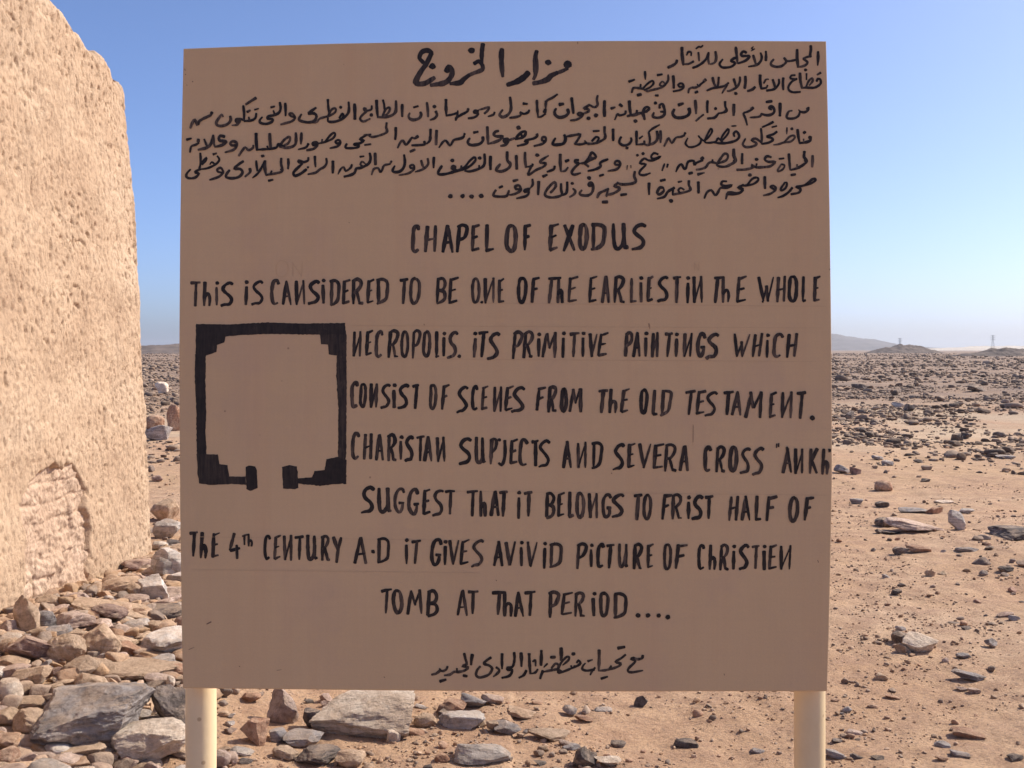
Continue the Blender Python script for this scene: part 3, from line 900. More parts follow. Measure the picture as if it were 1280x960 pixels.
# ---------------------------------------------------------------- the information sign
BD = 1.9; BK = .0237
def bp(px, py, lift=0.):
    """a point of the board's face for a place read off the photograph"""
    a = (px-640)/F; t = BD/(1+BK*a); return CAM + t*ray(px, py) + lift*BN
R3 = np.array((1., 0, 0)); BR = R3 - BK*FWD; BR /= np.linalg.norm(BR); BN = -(FWD + BK*R3); BN /= np.linalg.norm(BN)
foot = bp(640, 480) - UPV*1.60
sign = empty('information_sign', tuple(foot), 'brown painted board on two cream posts lettered in Arabic and English', 'sign')
SL = np.array(sign.location)
edge = [(229, 60.5), (320, 57), (420, 54), (520, 52), (640, 51.2), (760, 50.6), (900, 50.4), (1033, 51.2), (1035.5, 150), (1037.5, 260), (1039, 380), (1040.2, 500),
        (1040.4, 600), (1038.5, 700), (1036.5, 790), (1034.3, 864.5), (900, 864.5), (760, 864.8), (640, 864.6), (500, 863.5), (360, 862), (228.3, 860.5),
        (226.4, 760), (224.8, 640), (223.9, 520), (223.8, 420), (224.6, 300), (226.3, 180)]
out = np.array([bp(*e) for e in edge]); n = len(out); cen = out.mean(0); TH = .024
def ringv(inset, lift): d = out-cen; L = np.linalg.norm(d, axis=1)[:, None]; return out - d/L*inset + BN*lift
rings = [ringv(.006, -TH), ringv(0, -TH+.002), ringv(0, -.0022), ringv(.0007, -.0007), ringv(.0026, 0.)]
V = np.concatenate(rings); fc = [[(r*n+i), (r*n+(i+1) % n), ((r+1)*n+(i+1) % n), ((r+1)*n+i)] for r in range(4) for i in range(n)]
fc = [q[::-1] for q in fc] + [[4*n+i for i in range(n)][::-1], [i for i in range(n)]]
k = N('board_paint'); v = k.coord(); st = k.n('ShaderNodeVectorMath', operation='MULTIPLY'); st.inputs[1].default_value = (9, 9, .55); k.l(v, st.inputs[0])
c0 = k.ramp(k.noise(v, 1.7, 5, .6), [(.3, (.60, .412, .222)), (.7, (.645, .445, .243))])
c0 = k.mix(k.ramp(k.noise(st.outputs[0], 2.2, 5, .6), [(.50, 0.), (.72, .5)]), c0, (.60, .385, .21))
c0 = k.mix(k.ramp(k.noise(v, 5.5, 7, .7), [(.50, 0.), (.72, .35)]), c0, (.50, .33, .235))
c0 = k.mix(k.ramp(k.noise(v, 420, 3, .6), [(.35, .0), (.8, .30)]), c0, (.49, .325, .23))
c0 = k.mix(k.ramp(k.voro(v, 11, 'F1'), [(.012, .7), (.028, 0.)]), c0, (.22, .13, .07))
bs = k.n('ShaderNodeVectorMath', operation='MULTIPLY'); bs.inputs[1].default_value = (3.5, 3.5, 150); k.l(v, bs.inputs[0])
c0 = k.mix(k.ramp(k.noise(bs.outputs[0], 1., 4, .7), [(.45, 0.), (.78, .12)]), c0, (.50, .335, .195))
bs2 = k.n('ShaderNodeVectorMath', operation='MULTIPLY'); bs2.inputs[1].default_value = (130, 130, 3.); k.l(v, bs2.inputs[0])
c0 = k.mix(k.ramp(k.noise(bs2.outputs[0], 1., 4, .7), [(.46, 0.), (.78, .12)]), c0, (.72, .50, .30))
BOARD = k.done(c0, .62, k.bump(k.noise(v, 260, 4, .6), .12, .002, k.bump(k.noise(st.outputs[0], 6, 4, .6), .12, .002)))
board = link('board', mesh_from('board', V-SL, fc, False), BOARD, sign)
k = N('post_paint'); v = k.coord(); c0 = k.ramp(k.noise(v, 5, 6, .6), [(.35, (.70, .53, .31)), (.65, (.77, .60, .37))])
c0 = k.mix(k.ramp(k.voro(v, 18, 'F1'), [(.05, .6), (.09, 0.)]), c0, (.33, .2, .1))
POST = k.done(c0, .5, k.bump(k.noise(v, 60, 4, .6), .15, .004))
for px in (250.6, 1011.2):
    dp = TH+.031; b = bp(640+(px-640)*(1+dp/BD), 864) - BN*dp; V = []; fc = []; seg = 40
    s = np.arange(seg)/seg*2*math.pi
    tk = np.linspace(-1.32, .70, 24)
    for t in tk:
        for a in s: V.append(b + UPV*t +   .0288*(1+.012*math.sin(t*37+px))*(BR*math.cos(a) + BN*math.sin(a)))
    for r in range(len(tk)-1):
        for i in range(seg): fc.append([r*seg+i, r*seg+(i+1) % seg, (r+1)*seg+(i+1) % seg, (r+1)*seg+i])
    fc += [[i for i in range(seg)][::-1], [(len(tk)-1)*seg+i for i in range(seg)]]
    fc = [q[::-1] for q in fc]
    link('post', mesh_from('post', np.array(V)-SL, fc), POST, sign)

k = N('brush_ink'); v = k.coord(); c0 = k.ramp(k.noise(v, 55, 5, .65), [(.4, (.012, .0095, .009)), (.62, (.022, .016, .014)), (.78, (.06, .040, .032))])
dr = k.n('ShaderNodeAttribute', attribute_name='dryness').outputs['Fac']
streak = k.n('ShaderNodeVectorMath', operation='MULTIPLY'); streak.inputs[1].default_value = (230, 230, 26); k.l(v, streak.inputs[0])
worn = k.math('MULTIPLY', k.ramp(k.noise(streak.outputs[0], 1., 4, .65), [(.34, 0.), (.66, 1.)]), dr)
c0 = k.mix(worn, c0, (.20, .135, .095))
INK = k.done(c0, .55)
lrng = np.random.default_rng(21)
class Ink:
    def __init__(s): s.v, s.f, s.n, s.c = [], [], 0, []
    def lift(s): s.n += 1; return .0004 + (s.n % 90)*.000009
    def poly(s, pts):
        L = s.lift(); b = len(s.v); s.v += [bp(x, y, L) for x, y in pts]; s.c += [lrng.uniform(0, .25)]*len(pts); s.f.append(list(range(b, b+len(pts)))[::-1])
    def dot(s, x, y, r):
        a = np.arange(12)/12*2*math.pi; rr = r*(1+.12*lrng.normal(size=12)*.6); s.poly([(x+q*math.cos(t)*1.06, y+q*math.sin(t)*.96) for q, t in zip(rr, a)])
    def stroke(s, pts, w, smooth=True, taper=.62):
        p = np.array(pts, float)
        if len(p) > 2 and smooth:
            e = np.concatenate([[2*p[0]-p[1]], p, [2*p[-1]-p[-2]]]); o = []
            for i in range(1, len(e)-2):
                m = max(3, int(np.linalg.norm(e[i+1]-e[i])/2.2))
                for t in np.arange(m)/m:
                    o.append(.5*(2*e[i] + (e[i+1]-e[i-1])*t + (2*e[i-1]-5*e[i]+4*e[i+1]-e[i+2])*t*t + (3*e[i]-e[i-1]-3*e[i+1]+e[i+2])*t**3))
            p = np.array(o+[e[-2]])
        else:
            o = []
            for a, b in zip(p[:-1], p[1:]):
                m = max(2, int(np.linalg.norm(b-a)/3))
                o += [a+(b-a)*t for t in np.arange(m)/m]
            p = np.array(o+[p[-1]])
        if len(p) < 2: return
        d = np.gradient(p, axis=0); d /= np.linalg.norm(d, axis=1)[:, None]+1e-9; nn = np.stack([-d[:, 1], d[:, 0]], 1)
        sarc = np.concatenate([[0], np.cumsum(np.linalg.norm(np.diff(p, axis=0), axis=1))]); T = sarc[-1]
        e0, e1 = lrng.uniform(taper+.12, 1.05), lrng.uniform(taper-.1, .9)
        ww = np.minimum(e0+(1-e0)*np.clip(sarc/(w*1.6), 0, 1), e1+(1-e1)*np.clip((T-sarc)/(w*1.9), 0, 1))
        ph = lrng.uniform(0, 9); ww = ww*w/2*(1+.07*np.sin(sarc/w*1.7+ph)+.05*lrng.normal(size=len(p)))
        L = s.lift(); b = len(s.v); m = len(p)
        left, right = p+nn*ww[:, None], p-nn*ww[:, None]
        dry = lrng.random()**1.6*.75; run = np.clip(dry*(.35+.9*sarc/max(T, 1e-6)), 0, 1); s.c += list(run)*2
        for x, y in left: s.v.append(bp(x, y, L))
        for x, y in right: s.v.append(bp(x, y, L))
        for i in range(m-1): s.f.append([b+i, b+i+1, b+m+i+1, b+m+i])
        for end, sg in ((0, -1), (m-1, 1)):     # blunt rounded brush ends
            c0_ = len(s.v); kk = 5; r = ww[end]
            for q in range(1, kk):
                s.c.append(run[end])
                a = math.pi*q/kk; s.v.append(bp(*(p[end] + nn[end]*r*math.cos(a) + sg*d[end]*r*.55*math.sin(a)), L))
            loop = [b+end] + [c0_+i for i in range(kk-1)] + [b+m+end]; s.f.append(loop if sg > 0 else loop[::-1])
    def build(s, name, mat=None, label=None):
        me = mesh_from(name, np.array(s.v)-SL, s.f, False); ca = me.color_attributes.new('dryness', 'FLOAT_COLOR', 'POINT')
        ca.data.foreach_set('color', np.repeat(np.array(s.c, np.float32), 4)); return link(name, me, mat or INK, board, label=label)
def arabic(txt, ink):
    ox = oy = 0; sc = 1.; dw = 30
    for ln in txt.strip().splitlines():
        if ln[0] == '@': ox, oy, sc, dw = map(float, ln[1:].split()); continue
        if ln[0] == 'o': _, c, r = ln.split(); x, y = map(float, c.split(',')); ink.dot(ox+x/sc, oy+y/sc, float(r)/sc); continue
        tk = ln.split(); w = dw
        if tk[-1][0] == 'w': w = float(tk.pop()[1:])
        ink.stroke([(ox+float(a.split(',')[0])/sc, oy+float(a.split(',')[1])/sc) for a in tk], w/sc*1.09)
SHEAR = {(430, 395): .16, (720, 395): .2, (430, 465): .14, (730, 465): .16, (730, 530): .12, (490, 650): .1, (740, 660): .1, (490, 335): .07, (740, 335): .08, (730, 600): .1}
def english(txt, ink):
    ox = oy = 0; sc = 1.; dw = 24
    for ln in txt.strip().splitlines():
        if ln[0] == '@': ox, oy, sc, dw = map(float, ln[1:].split()); continue
        for it in ln.split(';'):
            tk = it.split(); g = tk[0]; a = list(map(float, tk[1:]))
            if g == '.': ink.dot(ox+a[0]/sc, oy+a[1]/sc, a[2]/sc); continue
            hw = dw*.27; x0, x1, y0, y1 = a[0]+hw, a[1]-hw, a[2]+hw*.8, a[3]-hw*.8
            if x1-x0 < 6: x0, x1 = (x0+x1)/2-3, (x0+x1)/2+3
            lean = lrng.normal()*1.5; sh = SHEAR.get((ox, oy), .04)
            for st_ in GLYPH[g]:
                pts = []; wf = 1.
                if st_[0] == '*': wf = float(st_.split()[0][1:]); st_ = st_.split(' ', 1)[1]
                for t in st_.split():
                    gx_, gy_ = map(float, t.split(',')); jx, jy = lrng.normal(size=2)*1.4
                    pts.append((ox+(x0+(x1-x0)*((gx_-.5)*(1-sh*.7)+.5+sh*(.5-gy_))+jx+lean*(gy_-.5))/sc, oy+(y0+(y1-y0)*gy_+jy)/sc))
                ink.stroke(pts, wf*dw/sc*lrng.uniform(.74, .97), smooth=len(pts) > 3, taper=.6)
            if g == 'i': ink.dot(ox+((x0+x1)/2+3)/sc, oy+(y0+(y1-y0)*.03)/sc, dw*.5/sc)
for nm, txt in (('arabic_heading', ARABIC_HEAD), ('arabic_office_lines', ARABIC_OFFICE), ('arabic_paragraph', ARABIC_BODY), ('arabic_closing_line', ARABIC_FOOT)):
    ink = Ink(); arabic(txt, ink); ink.build(nm)
ink = Ink(); english(ENGLISH_HEAD, ink); ink.build('english_heading')
wins = ['@'+t for t in ENGLISH_BODY.strip().split('@')[1:]]
for a_, b_ in ((0, 3), (3, 5), (5, 7), (7, 9), (9, 11), (11, 15), (15, 16)):
    ink = Ink(); english('\n'.join(t.strip() for t in wins[a_:b_]), ink); ink.build('english_line')
ink = Ink()
for pl in PLAN:
    pp = [np.array([225+float(t.split(',')[0])/4, 390+float(t.split(',')[1])/4]) for t in pl.split()]; o = []
    for a, b in zip(pp, pp[1:]+pp[:1]):
        m = max(1, int(np.linalg.norm(b-a)/2.5)); o += [tuple(a+(b-a)*t+lrng.normal(size=2)*.22) for t in np.arange(m)/m]
    ink.poly(o)
ink.build('floor_plan')
# faint pencil rules and rubbed out letters left on the paint
k = N('pencil_trace'); PENCIL = k.done((.55, .37, .215), .7)
ink = Ink()
for x0, y0, x1, y1 in ((610, 379, 1032, 383), (430, 448, 1020, 452), (440, 407, 1028, 410), (560, 614, 1035, 619), (250, 671, 620, 676), (240, 712, 600, 716), (866, 530, 866, 556), (811, 404, 812, 413)):
    ink.stroke([(x0, y0), (x1, y1)], .5)
for pts in (['345,332 350,326 358,328 360,338 354,346 346,343 345,332'], ['366,345 366,328', '366,329 377,345', '377,346 378,327'], ['868,338 868,328', '868,328 873,338', '873,338 874,327']):
    for p_ in pts: ink.stroke([tuple(map(float, t.split(','))) for t in p_.split()], .8)
ink.build('pencil_marks', PENCIL)
# chips and scuffs in the paint
k = N('paint_chip'); CHIP = k.done((.17, .105, .07), .8)
ink = Ink()
for x0, y0, x1, y1, w_ in ((258.5, 780, 264, 777.2, 1.7), (236, 812, 243, 809, .6), (811, 404.5, 812, 410.5, 1.6), (231, 86, 231.6, 88.5, 1.1), (232, 92.5, 232.3, 93.8, 1.), (240.5, 101.5, 241.3, 102.6, 1.3), (233.5, 106, 234, 107, 1.),
                           (299, 832.5, 300, 833.4, 1.1), (866.5, 531, 866.2, 553, .55), (722, 52.5, 722.3, 55, .8), (693, 677.5, 693.4, 679, 1.1), (436, 278, 437, 279, .8), (530, 405, 530.5, 406.5, .9), (764, 591, 765, 592.2, .9),
                           (346, 838, 352, 837, .5), (905, 842, 905.5, 844, .9), (1022, 700, 1023, 703, .9), (620, 725, 621, 726, .9), (480, 846, 481, 847, 1.)):
    ink.stroke([(x0, y0), (x1, y1)], w_)
ink.build('paint_chips', CHIP)
# ---------------------------------------------------------------- stones
def ico(sub):
    t = (1+5**.5)/2; v = [(-1, t, 0), (1, t, 0), (-1, -t, 0), (1, -t, 0), (0, -1, t), (0, 1, t), (0, -1, -t), (0, 1, -t), (t, 0, -1), (t, 0, 1), (-t, 0, -1), (-t, 0, 1)]
    f = [(0, 11, 5), (0, 5, 1), (0, 1, 7), (0, 7, 10), (0, 10, 11), (1, 5, 9), (5, 11, 4), (11, 10, 2), (10, 7, 6), (7, 1, 8), (3, 9, 4), (3, 4, 2), (3, 2, 6), (3, 6, 8), (3, 8, 9), (4, 9, 5), (2, 4, 11), (6, 2, 10), (8, 6, 7), (9, 8, 1)]
    v = [np.array(p)/np.linalg.norm(p) for p in v]
    for _ in range(sub):
        mid = {}; nf = []
        def m(a, b):
            kk = (min(a, b), max(a, b))
            if kk not in mid: p = v[a]+v[b]; v.append(p/np.linalg.norm(p)); mid[kk] = len(v)-1
            return mid[kk]
        for a, b, c in f: x, y, z = m(a, b), m(b, c), m(c, a); nf += [(a, x, z), (b, y, x), (c, z, y), (x, y, z)]
        f = nf
    return np.array(v), np.array(f)
ICO = {s: ico(s) for s in (0, 1, 2, 3, 4, 5)}
def stone(seed, dims, style, sub):
    """an irregular stone: a blocky ball cut by random flat planes, then roughened; rests on z=0"""
    g = np.random.default_rng(seed); v, f = ICO[sub]; v = v.copy()
    pw = dict(round=2.3, block=3.4, slab=3.2, shard=2.4, plate=3.4)[style]
    v = v/((np.abs(v)**pw).sum(1)**(1/pw))[:, None]
    ncut, lo, hi = dict(round=(9, .72, .96), block=(10, .50, .84), plate=(13, .66, .96), slab=(11, .6, .95), shard=(11, .45, .85))[style]
    if sub <= 2: lo *= .82; hi *= .92
    for _ in range(ncut):
        nrm = g.normal(size=3); nrm[2] *= .6; nrm /= np.linalg.norm(nrm); d = g.uniform(lo, hi)
        over = np.maximum(v@nrm-d, 0); v -= over[:, None]*nrm*.96
    a = dict(round=.10, block=.09, slab=.08, shard=.10, plate=.12)[style]
    v += v*(a*fbm(v*1.1+seed % 97, 3))[:, None]
    if sub >= 3: v += v*(.042*fbm(v*3.4+seed % 89, 4))[:, None]
    if sub >= 4: v += v*(.020*fbm(v*10+seed % 83, 3) - .02*np.clip(fbm(v*5+3+seed % 71, 2)-.35, 0, 1))[:, None]
    v -= (v.max(0)+v.min(0))/2; v /= (v.max(0)-v.min(0))
    return v*np.array(dims), f
PILE = []                                              # (px, py, rx, ry, phrase) of what has been set down so far
def set_stone(px, py, wpx, hpx, rot, mat, style, seed, sub, label, group=None, name='stone', sink=.14, lift=0.):
    base = at(px, py+hpx*.5*.80); dist = float(np.dot(base-CAM, FWD)); s = dist/F
    W = wpx*s*(1.18 if px < 232 else 1.10); sd = (EYE-base[2])/max(np.linalg.norm(base-CAM), .1); cd_ = math.sqrt(1-sd*sd)
    D = W*(.72 if style != 'slab' else .62)
    if style == 'plate': D = min(.56*hpx*s/sd, 1.6*W)
    if abs(rot) > 55: D = max(D, hpx*s*.35)
    H = max((1.08*hpx*s - D*sd*.70)/cd_, .34*hpx*s, .16*W if style == 'slab' else .3*min(W, hpx*s))
    v, f = stone(seed, (W, D, H), style, sub)
    a = math.radians(rot); R = np.array(((math.cos(a), 0, -math.sin(a)), (0, 1, 0), (math.sin(a), 0, math.cos(a))))
    # turned within the picture: undo the growth of its outline first
    if abs(rot) > 5:
        c, sn = abs(math.cos(a)), abs(math.sin(a)); v = v@R.T; cur = v.max(0)-v.min(0); v = v*np.array((W/cur[0], 1, H/cur[2]))
    yaw = np.random.default_rng(seed+1).uniform(-.12, .12); cy, sy = math.cos(yaw), math.sin(yaw)
    v = v@np.array(((cy, -sy, 0), (sy, cy, 0), (0, 0, 1))).T
    v[:, 2] -= v[:, 2].min()
    o = link(name, mesh_from(name, v, f, True, 24 if sub < 5 else 14), MAT[mat], label=label, cat='stone', group=group)
    yb = base[1] + D*.38; xb = base[0]*yb/base[1]
    o.location = (xb, yb, float(ground_z([xb], [yb])[0]) - H*sink + lift)
    return o
# windows into the photograph: left, top, zoom
WIN = dict(P=(0, 700, 3.694), Q=(0, 460, 3.), U=(220, 840, 3.048), V=(620, 840, 2.909), R=(1030, 540, 4.8), S=(1030, 720, 4.), T=(1030, 400, 5.12))
